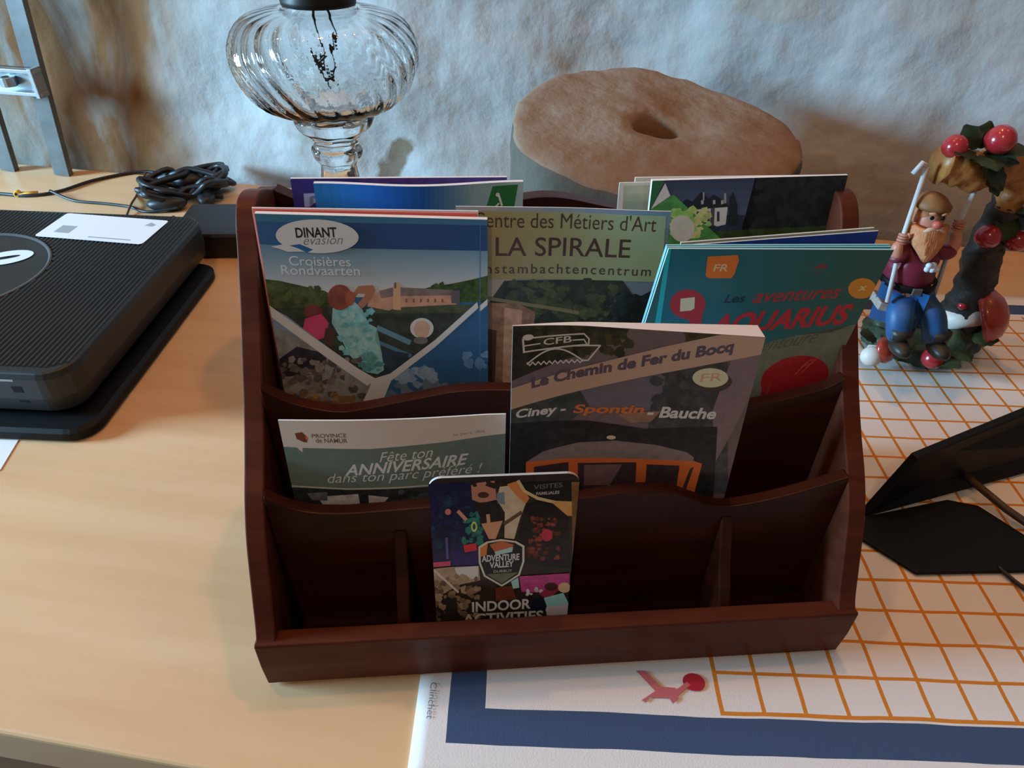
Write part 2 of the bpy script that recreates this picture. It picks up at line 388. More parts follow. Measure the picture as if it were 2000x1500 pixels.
# ------------------------------------------------------------------ leaflets in the rack
def ray(px, py): return _fw*F_PX + CX*(px-1000) - CY*(py-750)
def clip(poly, x0, x1, z0, z1):
    for ax, lim, sg in ((0, x0, 1), (0, x1, -1), (1, z0, 1), (1, z1, -1)):
        out = []
        for i, p in enumerate(poly):
            q = poly[(i+1) % len(poly)]
            a, b = (p[ax]-lim)*sg, (q[ax]-lim)*sg
            if a >= 0: out.append(p)
            if (a >= 0) != (b >= 0):
                t = a/(a-b); out.append((p[0]+(q[0]-p[0])*t, p[1]+(q[1]-p[1])*t))
        poly = out
        if len(poly) < 3: return []
    return poly
class Page:
    """a printed sheet on a plane of the rack, y = yb + k*z; its artwork is measured off the photo onto that plane"""
    NB = 24
    def __init__(s, name, label, cat, yb, k, TL, TR, th=(.0006, .0006), bow=None, gain=3, paper=(.8, .8, .79), group=None, bg=(128, 128, 128), rad=0, bgn=0, zb=.0098, drop=0, tip=0):
        s.tip = tip
        s.yb, s.k, s.gain, s.bow = yb, k, gain, bow
        s.n = EY - EZ*k
        a, b = s.meas(*TL), s.meas(*TR)
        s.x0, s.x1 = a[0], b[0]; s.za, s.zb_ = a[1]-drop, b[1]-drop; s.zb = zb
        s.root = empty(name, RK_O + EX*s.x0 + EY*(yb+k*zb) + EZ*zb, RK_R, label, cat, group)
        s.th = th; s.mats = []; s.cov = bmesh.new(); s.let = None; s.lmats = []; s.nl = 0
        s.w = s.x1-s.x0
        zt = max(s.za, s.zb_); h = zt-zb
        if rad:
            out = [(s.x0, zb), (s.x1, zb)]
            for cx, cz, a0 in ((s.x1-rad, zt-rad, 0), (s.x0+rad, zt-rad, 90)):
                out += [(cx+rad*math.cos(R(a0+15*i)), cz+rad*math.sin(R(a0+15*i))) for i in range(7)]
        else: out = [(s.x0, zb), (s.x1, zb), (s.x1, s.zb_), (s.x0, s.za)]
        s.outline = out
        bm = bmesh.new()
        f = bm.faces.new([bm.verts.new((p[0], 0, p[1])) for p in out])
        s.bisect(bm)
        ext = bmesh.ops.extrude_face_region(bm, geom=bm.faces[:], use_keep_orig=True)
        back = {g for g in ext['geom'] if isinstance(g, bmesh.types.BMVert)}
        for v in bm.verts:
            u = (v.co.x-s.x0)/s.w; t = (th[0]+(th[1]-th[0])*u) if v in back else 0
            q = s.P(v.co.x, v.co.z, 0); v.co = q + Vector((0, t, 0))
        pm = mat('paper_%d_%d_%d' % tuple(int(99*c) for c in paper), paper, .6)
        link('pages', bm, pm, s.root)
        s.poly(bg, s.outline, bgn, raw=True)
    def meas(s, px, py):
        d = ray(px, py); o = Vector((0, 0, CAM_H)); A = RK_O + EY*s.yb
        P = o + d*((A-o).dot(s.n)/d.dot(s.n)) - RK_O
        return (P.dot(EX)-s.tip*(P.z-.25), P.z)
    def P(s, x, z, lift):
        u = min(1, max(0, (x-s.x0)/s.w)); y = 0
        if s.bow:
            i = min(s.NB-1, int(u*s.NB)); f = u*s.NB-i
            y = s.bow(i/s.NB)*(1-f)+s.bow((i+1)/s.NB)*f
        return Vector((x-s.x0+s.tip*(z-.25), s.k*(z-s.zb)+y-lift, z-s.zb))
    def bisect(s, bm):
        if not s.bow: return
        for i in range(1, s.NB):
            bmesh.ops.bisect_plane(bm, geom=bm.verts[:]+bm.edges[:]+bm.faces[:], plane_co=(s.x0+s.w*i/s.NB, 0, 0), plane_no=(1, 0, 0))
    def _add(s, tmp, which, mt):
        s.nl += 1; lift = .00010+s.nl*.0000022
        s.bisect(tmp)
        mats = s.mats if which is s.cov else s.lmats
        if mt not in mats: mats.append(mt)
        mi = mats.index(mt)
        mp = {v: which.verts.new(s.P(v.co.x, v.co.z, lift)) for v in tmp.verts}
        for f in tmp.faces:
            try: which.faces.new([mp[v] for v in f.verts]).material_index = mi
            except ValueError: pass
        tmp.free()
    def under_top(s, poly):
        out = []
        h = lambda p: s.za+(s.zb_-s.za)*(p[0]-s.x0)/s.w-p[1]
        for i, p in enumerate(poly):
            q = poly[(i+1) % len(poly)]; a, b = h(p), h(q)
            if a >= 0: out.append(p)
            if (a >= 0) != (b >= 0):
                t = a/(a-b); out.append((p[0]+(q[0]-p[0])*t, p[1]+(q[1]-p[1])*t))
        return out
    def poly(s, rgb, pts, n=0, raw=False):
        p = pts if raw else [s.meas(*q) for q in pts]
        if not raw: p = s.under_top(clip(p, s.x0, s.x1, s.zb, max(s.za, s.zb_)))
        if len(p) < 3: return
        tmp = bmesh.new()
        f = tmp.faces.new([tmp.verts.new((q[0], 0, q[1])) for q in p])
        bmesh.ops.triangulate(tmp, faces=[f])
        bmesh.ops.recalc_face_normals(tmp, faces=tmp.faces[:])
        for f in tmp.faces:
            f.normal_update()
            if f.normal.y > 0: f.normal_flip()
        s._add(tmp, s.cov, ink(rgb, s.gain, n))
    def ell(s, rgb, cx, cy, rx, ry, n=0, rot=0, m=20):
        c, q = math.cos(R(rot)), math.sin(R(rot))
        s.poly(rgb, [(cx+rx*math.cos(2*math.pi*i/m)*c-ry*math.sin(2*math.pi*i/m)*q, cy+rx*math.cos(2*math.pi*i/m)*q+ry*math.sin(2*math.pi*i/m)*c) for i in range(m)], n)
    def line(s, rgb, pts, wd, n=0):
        for a, b in zip(pts, pts[1:]):
            dx, dy = b[0]-a[0], b[1]-a[1]; l = math.hypot(dx, dy) or 1
            ox, oy = -dy/l*wd/2, dx/l*wd/2; ex, ey = dx/l*wd*.2, dy/l*wd*.2
            s.poly(rgb, [(a[0]+ox-ex, a[1]+oy-ey), (b[0]+ox+ex, b[1]+oy+ey), (b[0]-ox+ex, b[1]-oy+ey), (a[0]-ox-ex, a[1]-oy-ey)], n)
    def grad(s, c0, c1, quad, k=8, n=0):
        """colour runs from the first side (TL,TR) to the second (BR,BL)"""
        tl, tr, br, bl = [Vector(p) for p in quad]
        for i in range(k):
            a, b = i/k, (i+1)/k; c = tuple(int(c0[j]+(c1[j]-c0[j])*i/(k-1)) for j in range(3))
            s.poly(c, [tuple(tl.lerp(bl, a)), tuple(tr.lerp(br, a)), tuple(tr.lerp(br, b)), tuple(tl.lerp(bl, b))], n)
    def specks(s, cols, x0, y0, x1, y1, count, sz, seed=1, n=.2):
        r = random.Random(seed)
        for _ in range(count):
            cx, cy = r.uniform(x0, x1), r.uniform(y0, y1); a = sz*r.uniform(.5, 1.2); k = r.randint(5, 8)
            s.poly(tuple(int(.5*v+.5*sum(c[j] for c in cols)/len(cols)) for j, v in enumerate(r.choice(cols))), [(cx+a*r.uniform(.5, 1.2)*math.cos(2*math.pi*i/k), cy+a*r.uniform(.4, 1)*math.sin(2*math.pi*i/k)) for i in range(k)], n)
    def words(s, rgb, t, BL, BR, h, bold=0, shear=0, space=1):
        vs_, fs = text_bm(t, bold, shear, space)
        bl, br, tl = s.meas(*BL), s.meas(*BR), s.meas(BL[0], BL[1]-h)
        ht = tl[1]-bl[1]
        s.let = bmesh.new(); s.lmats = []
        tmp = bmesh.new()
        V = [tmp.verts.new((bl[0]+(br[0]-bl[0])*a, 0, bl[1]+(br[1]-bl[1])*a+ht*b)) for a, b in vs_]
        for f in fs:
            try: tmp.faces.new([V[i] for i in f])
            except ValueError: pass
        s._add(tmp, s.let, ink(rgb, s.gain))
        link('lettering', s.let, s.lmats, s.root, normals=False)
    def done(s):
        link('cover', s.cov, s.mats, s.root, normals=False)

# --- back row, behind everything
p = Page('booklet', 'purple booklet with a pale letter on its corner, rearmost at the left of the rack', 'booklet', .140, .13, (567, 349), (990, 346), (.002, .002), gain=1.6, bg=(52, 40, 108))
p.poly((72, 52, 110), [(700, 340), (992, 340), (992, 360), (700, 362)], .2)
p.poly((150, 160, 195), [(593, 378), (640, 376), (640, 383), (605, 384), (605, 404), (595, 404)]); p.poly((150, 160, 195), [(612, 388), (640, 388), (640, 396), (612, 396)])
p.done()
p = Page('leaflet', 'blue leaflet with a green slanted badge, standing just before the purple booklet', 'leaflet', .129, .13, (612, 358), (1022, 355), (.003, .003), lambda u: -.006*math.sin(math.pi*u)**2, gain=1.7, bg=(40, 110, 160), paper=(.8, .8, .82))
for xa, ca, xb, cb in ((606, (38, 108, 168), 770, (22, 76, 142)), (770, (22, 76, 142), 820, (24, 74, 136)), (820, (24, 74, 136), 935, (124, 150, 154)), (935, (124, 150, 154), 1030, (142, 162, 166))):
    p.grad(ca, cb, ((xa, 440), (xa, 335), (xb, 335), (xb, 440)), 12)
p.poly((35, 95, 45), [(962, 362), (1012, 360), (1004, 405), (948, 406)]); p.line((205, 215, 195), [(974, 380), (980, 400)], 4); p.ell((205, 215, 195), 972, 379, 4, 4); p.line((205, 215, 195), [(968, 402), (974, 396)], 3)
p.done()
p = Page('leaflet', 'white-edged sheet standing rearmost at the right end of the rack', 'leaflet', .141, .13, (1241, 347), (1640, 342), (.0012, .0012), gain=1.6, bg=(190, 185, 175), paper=(.8, .77, .72)); p.done()
p = Page('leaflet', 'pale green leaflet with white margin, half hidden behind the manor brochure', 'leaflet', .134, .13, (1210, 357), (1500, 352), (.0008, .0008), gain=1.7, bg=(190, 190, 182))
p.grad((165, 170, 150), (110, 130, 120), ((1218, 362), (1400, 360), (1400, 440), (1214, 440)), 5, .08); p.done()
p = Page('brochure', 'dark green brochure showing a white manor house under trees', 'brochure', .122, .13, (1274, 353), (1656, 342), (.003, .0018), gain=3.2, bg=(28, 36, 52), bgn=.2)
p.grad((38, 44, 62), (52, 62, 84), ((1270, 340), (1660, 340), (1660, 420), (1270, 420)), 5)
p.poly((20, 24, 26), [(1470, 340), (1660, 340), (1660, 480), (1440, 480), (1480, 420), (1490, 370)], .4)
p.specks([(18, 22, 24), (24, 28, 28), (14, 17, 19)], 1480, 355, 1650, 430, 60, 14, 3)
p.poly((32, 44, 24), [(1380, 452), (1660, 438), (1660, 500), (1380, 500)], .35)
p.poly((24, 26, 32), [(1326, 402), (1340, 388), (1352, 394), (1370, 374), (1384, 388), (1394, 380), (1408, 388), (1420, 396), (1424, 408), (1340, 412)])
p.poly((150, 150, 150), [(1345, 410), (1421, 404), (1417, 438), (1400, 442), (1376, 432), (1354, 420)])
for x in (1360, 1370, 1381, 1400): p.poly((36, 38, 44), [(x, 413), (x+5, 412.5), (x+5, 432), (x, 432)])
p.poly((50, 52, 60), [(1388, 406), (1396, 405), (1394, 442), (1386, 442)])
for x in (1369, 1392, 1408): p.poly((120, 120, 125), [(x, 391), (x+5, 390), (x+5, 398), (x, 399)])
p.line((110, 110, 112), [(1374, 376), (1374, 390)], 3); p.line((110, 110, 112), [(1416, 378), (1416, 396)], 4)
p.poly((22, 26, 34), [(1424, 385), (1432, 374), (1440, 400), (1440, 440), (1422, 440)])
p.poly((30, 72, 44), [(1274, 352), (1298, 352), (1272, 405), (1262, 440)])
p.poly((52, 98, 52), [(1300, 385), (1316, 380), (1412, 470), (1400, 500), (1280, 500), (1272, 405)], .2)
p.specks([(120, 150, 80), (150, 175, 105), (80, 130, 60)], 1312, 408, 1385, 462, 50, 9, 5)
p.ell((170, 180, 135), 1332, 446, 24, 26, .1); p.poly((170, 185, 205), [(1299, 357), (1309, 382), (1271, 408)])
p.done()
# --- behind the teal stack
p = Page('leaflet', 'cream-edged leaflet leaning right behind the dark blue one', 'leaflet', .1035, .06, (1330, 474), (1708, 445), (.0012, .0012), gain=2, bg=(120, 120, 110), paper=(.62, .60, .52)); p.done()
p = Page('leaflet', 'dark blue leaflet showing a narrow wedge above the teal leaflets', 'leaflet', .0985, .06, (1330, 480), (1716, 451), (.0010, .0010), gain=2.2, bg=(24, 40, 100), paper=(.6, .6, .55)); p.done()
# --- arts-centre leaflet
p = Page('leaflet', 'leaflet with yellow title panel above a tree picture, upright in the middle', 'leaflet', .106, .13, (890, 403), (1308, 408), (.0007, .0007), lambda u: -.0035*math.sin(math.pi*max(0, (u-.45)/.55)/2)**2, gain=2.3, bg=(84, 100, 116))
p.grad((125, 120, 120), (85, 110, 130), ((890, 395), (890, 440), (1312, 440), (1312, 395)), 5)
p.grad((122, 104, 66), (118, 140, 112), ((893, 545), (893, 411), (1298, 417), (1288, 545)), 32)
p.words((58, 44, 38), 'Centre des Métiers d\'Art', (925, 444), (1278, 448), 31, 0)
p.words((58, 40, 36), 'LA SPIRALE', (968, 500), (1228, 500), 37, .006)
p.words((60, 52, 42), 'Kunstambachtencentrum', (908, 534), (1268, 534), 19, .012, 0, 1.25)
p.poly((128, 120, 112), [(890, 545), (1000, 545), (960, 590), (960, 800), (890, 800)])
p.poly((34, 40, 32), [(985, 548), (1215, 544), (1235, 572), (1300, 560), (1300, 800), (950, 800), (955, 590)], .35)
p.specks([(58, 66, 40), (46, 54, 36), (30, 36, 30), (68, 76, 48)], 985, 550, 1200, 625, 90, 13, 8)
p.poly((26, 32, 34), [(1215, 575), (1300, 552), (1300, 640), (1200, 640)], .3)
p.specks([(20, 26, 28), (34, 42, 42)], 1180, 575, 1280, 630, 40, 11, 9)
p.poly((88, 104, 120), [(1222, 546), (1290, 546), (1280, 556), (1250, 572), (1232, 566)])
p.poly((98, 92, 66), [(945, 577), (1130, 606), (1130, 613), (945, 584)])
p.poly((112, 86, 68), [(945, 590), (1010, 592), (1045, 608), (1030, 800), (945, 800)], .3); p.poly((150, 120, 100), [(985, 600), (1020, 605), (1010, 800), (980, 800)], .2)
p.poly((60, 44, 34), [(948, 640), (970, 645), (965, 800), (948, 800)])
p.done()
# --- cruise leaflets
p = Page('leaflet', 'pale lilac sheet edge rearmost in the stack behind the river cruise leaflet', 'leaflet', .0990, .13, (491, 403), (934, 410), (.0012, .0012), gain=2, bg=(190, 190, 205), paper=(.72, .73, .78), drop=.0008); p.done()
p = Page('leaflet', 'red-edged sheet in the stack directly behind the river cruise leaflet', 'leaflet', .0970, .13, (493, 408), (932, 417), (.0010, .0010), gain=2, bg=(190, 80, 70), paper=(.62, .2, .17)); p.done()
p = Page('leaflet', 'river cruise leaflet with a woman on a boat and a white oval badge', 'leaflet', .0925, .13, (497, 417), (952, 429), (.0033, .0033), gain=2.5, bg=(40, 84, 124))
p.grad((46, 86, 108), (50, 90, 114), ((490, 405), (960, 405), (960, 450), (490, 450)), 4)
p.grad((52, 92, 116), (164, 160, 158), ((490, 450), (960, 450), (960, 580), (490, 580)), 30)
p.poly((34, 58, 96), [(640, 434), (960, 440), (960, 490), (640, 484)]); p.poly((40, 72, 106), [(490, 432), (640, 434), (640, 484), (500, 476)])
p.poly((56, 62, 36), [(510, 544), (545, 548), (590, 558), (635, 568), (660, 584), (670, 620), (640, 660), (520, 640)], .4)
p.specks([(70, 76, 40), (44, 52, 30), (60, 70, 44)], 525, 560, 640, 605, 40, 11, 2)
p.poly((46, 62, 34), [(960, 536), (920, 546), (880, 554), (840, 560), (800, 572), (800, 590), (960, 590)], .4)
p.specks([(58, 76, 40), (38, 52, 30)], 840, 558, 945, 588, 36, 9, 4)
p.poly((42, 48, 42), [(510, 602), (960, 596), (960, 650), (735, 760), (640, 720)], .3); p.poly((58, 64, 48), [(720, 596), (960, 594), (960, 610), (720, 612)], .2)
p.poly((150, 112, 92), [(722, 574), (760, 566), (888, 570), (892, 594), (772, 600), (760, 606), (718, 598)], .15); p.poly((98, 84, 80), [(740, 568), (770, 560), (885, 566), (890, 576), (770, 578), (745, 582)], .2)
p.poly((170, 126, 96), [(768, 556), (776, 550), (782, 558), (783, 605), (768, 604)]); p.poly((74, 70, 76), [(880, 568), (898, 566), (898, 592), (882, 592)]); p.line((84, 72, 66), [(772, 552), (772, 562)], 4)
for x in range(792, 876, 14): p.poly((104, 78, 66), [(x, 583), (x+4, 583), (x+4, 590), (x, 590)])
p.line((78, 112, 130), [(738, 640), (800, 668)], 10); p.line((62, 96, 118), [(740, 668), (802, 694)], 7); p.poly((36, 50, 62), [(736, 680), (800, 690), (770, 740), (735, 745)], .2)
p.ell((86, 42, 40), 612, 608, 18, 14, .2); p.poly((165, 52, 88), [(596, 622), (628, 612), (642, 630), (636, 658), (618, 664), (592, 640)], .1); p.poly((60, 40, 40), [(636, 640), (655, 640), (650, 680), (632, 664)])
p.poly((130, 88, 68), [(690, 572), (700, 558), (728, 556), (734, 566), (720, 590), (708, 602), (698, 594), (714, 574), (700, 572), (694, 580)])
p.poly((112, 160, 164), [(650, 600), (676, 592), (690, 586), (708, 604), (718, 630), (736, 640), (732, 662), (746, 690), (750, 722), (738, 730), (716, 726), (680, 690), (668, 664), (648, 630)], .25)
p.specks([(140, 184, 184), (88, 142, 150), (74, 126, 136)], 660, 606, 725, 690, 46, 9, 6); p.specks([(60, 104, 108), (80, 130, 130)], 695, 690, 745, 722, 20, 9, 7)
p.ell((104, 54, 44), 664, 580, 24, 25, .25); p.ell((120, 66, 50), 684, 582, 10, 14, .1)
p.ell((190, 178, 170), 824, 640, 23, 20, .08); p.ell((186, 128, 110), 824, 642, 16, 17, .1); p.ell((90, 84, 84), 822, 664, 14, 7, .1)
for a, c, cols, nn in (((505, 588), (738, 752), None, 0),):
    p.poly((98, 118, 138), [(515, 592), (560, 616), (650, 684), (735, 748), (715, 830), (530, 830)], .08)
p.poly((104, 104, 104), [(540, 640), (620, 664), (735, 748), (712, 830), (535, 830)], .25)
p.poly((38, 36, 40), [(546, 700), (580, 676), (640, 690), (630, 730), (548, 735)], .3)
p.specks([(130, 124, 118), (74, 66, 62), (100, 92, 86), (50, 44, 44)], 545, 700, 710, 800, 80, 12, 11)
p.specks([(124, 100, 70), (90, 70, 50)], 560, 765, 690, 790, 24, 10, 12)
p.grad((38, 72, 104), (46, 84, 116), ((960, 580), (960, 580), (960, 840), (700, 840)), 2)
p.poly((40, 74, 106), [(960, 592), (935, 600), (850, 668), (740, 752), (700, 840), (960, 840)], .06)
p.specks([(104, 124, 144), (84, 108, 132), (120, 138, 154)], 770, 722, 850, 748, 40, 12, 13, .1); p.specks([(84, 100, 116), (70, 86, 104)], 740, 750, 930, 795, 40, 18, 14, .08); p.specks([(84, 110, 136), (66, 96, 126)], 910, 690, 950, 718, 12, 10, 15, .1)
p.poly((196, 198, 202), [(508, 580), (520, 590), (600, 648), (700, 718), (735, 738), (718, 752), (640, 698), (512, 604)])
p.poly((196, 198, 202), [(728, 738), (762, 728), (850, 662), (932, 588), (934, 600), (850, 676), (764, 742), (728, 830), (685, 830), (720, 760)]); p.poly((196, 198, 202), [(936, 596), (952, 582), (952, 594), (936, 608)])
p.line((60, 92, 126), [(938, 432), (936, 800)], 1.5)
p.ell((198, 190, 180), 620, 460, 81, 33, 0, 2, 32); p.poly((198, 190, 180), [(529, 480), (552, 476), (580, 482), (600, 478), (624, 484), (600, 490), (562, 490), (545, 484)]); p.poly((34, 76, 116), [(566, 478), (586, 475), (612, 486), (600, 492), (584, 484)])
p.words((34, 32, 34), 'DINANT', (579, 463), (659, 462), 20, .03)
p.words((96, 92, 92), 'évasion', (594, 477), (671, 475), 17, -.004, .35)
p.words((158, 168, 178), 'Croisières', (566, 517), (686, 519), 19, .010); p.words((158, 168, 178), 'Rondvaarten', (551, 535), (704, 537), 19, .010)
p.done()
# --- teal stack
for i, (nm, lb) in enumerate((('rearmost of the three teal leaflets stacked together', 0), ('middle one of the three teal leaflets stacked together', 0))):
    p = Page('leaflet', nm, 'leaflet', .0940-.0025*i, .04, (1303-1+i, 479+3.5*i), (1738+3*i, 478+4*i), (.0012, .0012), tip=.15, gain=2.6, bg=(30, 110, 125), group='stacked teal leaflets', paper=(.30, .62, .66)); p.done()
p = Page('leaflet', 'front teal leaflet with red lettering, an orange tag and a red oval', 'leaflet', .0885, .04, (1306, 486), (1746, 488), (.0014, .0014), tip=.15, gain=2.4, bg=(34, 78, 82), group='stacked teal leaflets', paper=(.45, .66, .68))
p.grad((26, 84, 100), (46, 72, 66), ((1270, 900), (1300, 470), (1760, 470), (1690, 900)), 36)
p.poly((30, 140, 155), [(1303, 484), (1311, 484), (1280, 700), (1268, 700)])
p.poly((84, 88, 74), [(1730, 625), (1660, 635), (1620, 650), (1560, 654), (1500, 668), (1470, 690), (1440, 760), (1420, 900), (1720, 900)], .08)
p.poly((190, 90, 42), [(1382, 501), (1441, 498), (1443, 508), (1434, 536), (1428, 543), (1384, 543), (1378, 538)]); p.words((200, 150, 120), 'FR', (1392, 530), (1420, 530), 14, .012)
p.words((110, 44, 44), '*', (1583, 538), (1609, 536), 22, .04)
p.ell((130, 40, 50), 1343, 594, 35, 29); p.poly((130, 40, 50), [(1340, 610), (1374, 606), (1368, 640), (1350, 640)]); p.poly((176, 176, 140), [(1329, 583), (1357, 580), (1356, 602), (1350, 606), (1328, 608)])
p.words((26, 44, 54), 'Les', (1413, 592), (1452, 590), 17, .02, .1)
p.words((130, 44, 48), 'aventures', (1468, 592), (1636, 582), 22, .012, .2)
p.words((140, 38, 46), 'AQUARIUS', (1378, 662), (1646, 640), 47, .035, .12)
p.words((62, 72, 62), 's\'entoure', (1462, 690), (1592, 668), 26, .0, .3)
p.ell((120, 24, 28), 1552, 738, 68, 42, .05, -14, 28); p.poly((120, 24, 28), [(1488, 750), (1530, 740), (1560, 775), (1500, 795), (1484, 785)]); p.words((150, 50, 46), 'ff', (1550, 732), (1592, 720), 24, -.005, .5)
p.line((110, 50, 30), [(1504, 752), (1494, 775)], 4)
p.ell((190, 108, 44), 1683, 563, 27, 20, 0, -8); p.words((210, 160, 110), 'x', (1675, 568), (1690, 567), 9, .02)
p.done()
# --- pocket before it: railway booklet and birthday leaflet
p = Page('leaflet', 'birthday leaflet, white header over a green band, in the middle pocket', 'leaflet', .0535, .05, (543, 821), (988, 809), (.0009, .0009), lambda u: -.0022*math.sin(math.pi*min(1, u*1.1)), gain=3.4, bg=(30, 32, 34), bgn=.3)
p.poly((146, 130, 122), [(540, 800), (992, 800), (992, 852), (870, 864), (720, 876), (540, 876)])
p.poly((68, 78, 72), [(540, 872), (600, 873), (720, 872), (870, 860), (992, 846), (992, 934), (850, 946), (760, 950), (560, 952)], .06)
p.line((126, 122, 114), [(565, 949), (680, 951), (780, 947), (992, 934)], 3); p.poly((146, 130, 122), [(577, 870), (592, 870), (591, 882)])
p.poly((80, 42, 26), [(576, 845), (590, 842), (600, 850), (601, 862), (594, 862), (580, 856)]); p.poly((150, 70, 50), [(596, 848), (602, 852), (603, 858), (598, 856)])
p.words((70, 58, 52), 'PROVINCE', (610, 853), (678, 850), 8, .015); p.words((70, 58, 52), 'de NAMUR', (618, 862), (680, 861), 9, .012)
p.words((92, 76, 68), 'le parc des', (886, 851), (946, 845), 7, .0)
p.words((186, 180, 168), 'Fête ton', (742, 898), (846, 888), 19, -.004, .35); p.words((196, 188, 176), 'ANNIVERSAIRE', (674, 926), (916, 905), 22, .022, .35); p.words((160, 154, 142), 'dans ton parc préféré !', (642, 946), (942, 927), 24, -.006, .35)
p.poly((132, 126, 134), [(620, 968), (700, 960), (705, 985), (660, 995), (636, 990)], .3); p.poly((136, 130, 138), [(720, 962), (760, 966), (735, 992), (722, 985)], .2); p.poly((70, 70, 74), [(600, 962), (640, 958), (640, 975), (610, 975)], .3); p.specks([(56, 62, 58), (44, 46, 50)], 770, 955, 900, 985, 14, 10, 21)
p.done()
def cfb_bow(u): return -.0048*max(0, 1-u/.30)**1.6 - .0012*u
p = Page('booklet', 'railway booklet with diagonal title band and orange train, curling above the middle pocket', 'booklet', .0545, .05, (1000, 627), (1493, 656), (.0006, .012), cfb_bow, gain=3.4, bg=(74, 64, 68), bgn=.1, paper=(.82, .81, .82), drop=0)
p.grad((76, 64, 64), (72, 68, 80), ((980, 610), (1500, 610), (1500, 800), (980, 800)), 5, .06)
p.poly((32, 32, 28), [(980, 610), (1110, 610), (1190, 640), (1230, 640), (1222, 652), (1180, 672), (1150, 690), (1100, 700), (980, 740)], .3)
p.specks([(40, 42, 30), (30, 32, 30), (52, 50, 34)], 1050, 625, 1225, 690, 60, 14, 31)
p.poly((46, 42, 30), [(1335, 640), (1405, 640), (1410, 650), (1360, 672), (1340, 668)], .3)
p.specks([(46, 42, 30), (58, 50, 34)], 1335, 642, 1400, 668, 18, 10, 32)
p.poly((46, 46, 48), [(1300, 720), (1420, 705), (1420, 960), (1250, 960), (1270, 790), (1296, 760)], .25)
p.specks([(42, 44, 46), (54, 54, 56), (36, 38, 40)], 1280, 720, 1420, 850, 70, 15, 33)
p.poly((84, 72, 76), [(1430, 690), (1500, 680), (1440, 820), (1395, 900), (1390, 800)], .08)
p.poly((42, 46, 46), [(980, 790), (1060, 760), (1120, 740), (1150, 790), (1100, 830), (980, 830)], .3); p.poly((24, 22, 24), [(980, 815), (1150, 820), (1260, 835), (1400, 830), (1390, 1000), (980, 1000)], .3)
p.poly((96, 76, 64), [(1205, 806), (1290, 800), (1270, 822), (1230, 824)], .15)
p.poly((126, 106, 94), [(980, 752), (1150, 712), (1300, 674), (1400, 652), (1500, 640), (1500, 686), (1400, 706), (1250, 735), (1110, 766), (990, 790)])
p.words((62, 54, 66), 'Le Chemin de Fer du Bocq', (1036, 758), (1428, 690), 28, .046)
p.words((206, 192, 176), 'Ciney -', (1006, 812), (1104, 808), 22, .030, .15); p.words((148, 76, 40), 'Spontin', (1118, 810), (1256, 810), 22, .030, .15); p.words((206, 192, 176), '- Bauche', (1262, 813), (1395, 816), 22, .030, .15)
p.ell((50, 42, 42), 1392, 742, 36, 20); p.ell((170, 148, 118), 1386, 735, 35, 19); p.words((140, 110, 88), 'FR', (1366, 743), (1408, 741), 16, .012)
W_ = (196, 180, 166)
p.ell(W_, 1030, 651, 11, 6)
p.line(W_, [(1020, 654), (1022, 680)], 4); p.line(W_, [(1022, 653), (1140, 650)], 3); p.line(W_, [(1140, 650), (1150, 660)], 3); p.line(W_, [(1150, 660), (1149, 671)], 3); p.line(W_, [(1022, 679), (1150, 671)], 3); p.line(W_, [(1022, 667), (1054, 665)], 2.5); p.line(W_, [(1118, 662), (1140, 661), (1146, 671)], 2.5)
p.words(W_, 'CFB', (1060, 669), (1116, 666), 13, .012)
p.line(W_, [(1120, 673), (1172, 673), (1148, 702), (1138, 702)], 3)
p.line(W_, [(1028+i*9.2, 703-26*math.sin(math.pi*i/12)) for i in range(13)], 3); p.line(W_, [(1028+i*5.5, 703+(3 if i % 2 else -3)) for i in range(21)], 2.5)
p.poly((84, 74, 74), [(1028, 893), (1060, 876), (1130, 862), (1200, 858), (1280, 866), (1340, 880), (1354, 890), (1352, 900), (1200, 894), (1030, 898)], .12); p.ell((150, 130, 116), 1193, 852, 9, 4)
p.poly((140, 68, 32), [(1026, 894), (1200, 892), (1354, 897), (1370, 902), (1352, 968), (1300, 985), (1026, 985)])
for q in ([(1042, 905), (1110, 900), (1110, 960), (1040, 960)], [(1128, 902), (1242, 900), (1240, 960), (1128, 960)], [(1262, 904), (1326, 906), (1318, 962), (1258, 962)], [(1346, 912), (1354, 908), (1334, 965), (1326, 965)]): p.poly((40, 30, 32), q, .2)
p.poly((76, 58, 62), [(1140, 906), (1215, 904), (1190, 945), (1140, 945)], .1)
p.done()
# --- front pocket: folded card
p = Page('card', 'small round-cornered card with a shield badge, alone in the front pocket', 'card', .0185, .07, (836, 935), (1132, 935), (.0016, .0016), gain=2.2, bg=(40, 34, 30), rad=.007, paper=(.5, .5, .48), bgn=.2)
p.poly((24, 26, 58), [(836, 945), (925, 940), (945, 1000), (955, 1050), (940, 1070), (925, 1105), (845, 1105)], .3); p.poly((38, 30, 84), [(880, 1075), (940, 1070), (935, 1105), (885, 1108)], .1)
p.specks([(20, 40, 62), (26, 26, 70), (16, 22, 40), (34, 60, 84)], 842, 950, 930, 1080, 60, 10, 41); p.specks([(40, 110, 100), (24, 76, 70)], 905, 1000, 945, 1060, 26, 9, 42)
p.ell((170, 100, 100), 875, 999, 6, 6); p.line((190, 120, 100), [(895, 998), (910, 1014)], 7); p.ell((200, 170, 90), 926, 1028, 6, 10); p.ell((20, 70, 66), 926, 1028, 3, 6); p.poly((170, 40, 52), [(905, 1064), (930, 1060), (932, 1074), (908, 1078)]); p.poly((170, 60, 90), [(843, 1098), (880, 1095), (880, 1104), (843, 1107)]); p.line((70, 70, 120), [(872, 1050), (874, 1090)], 5)
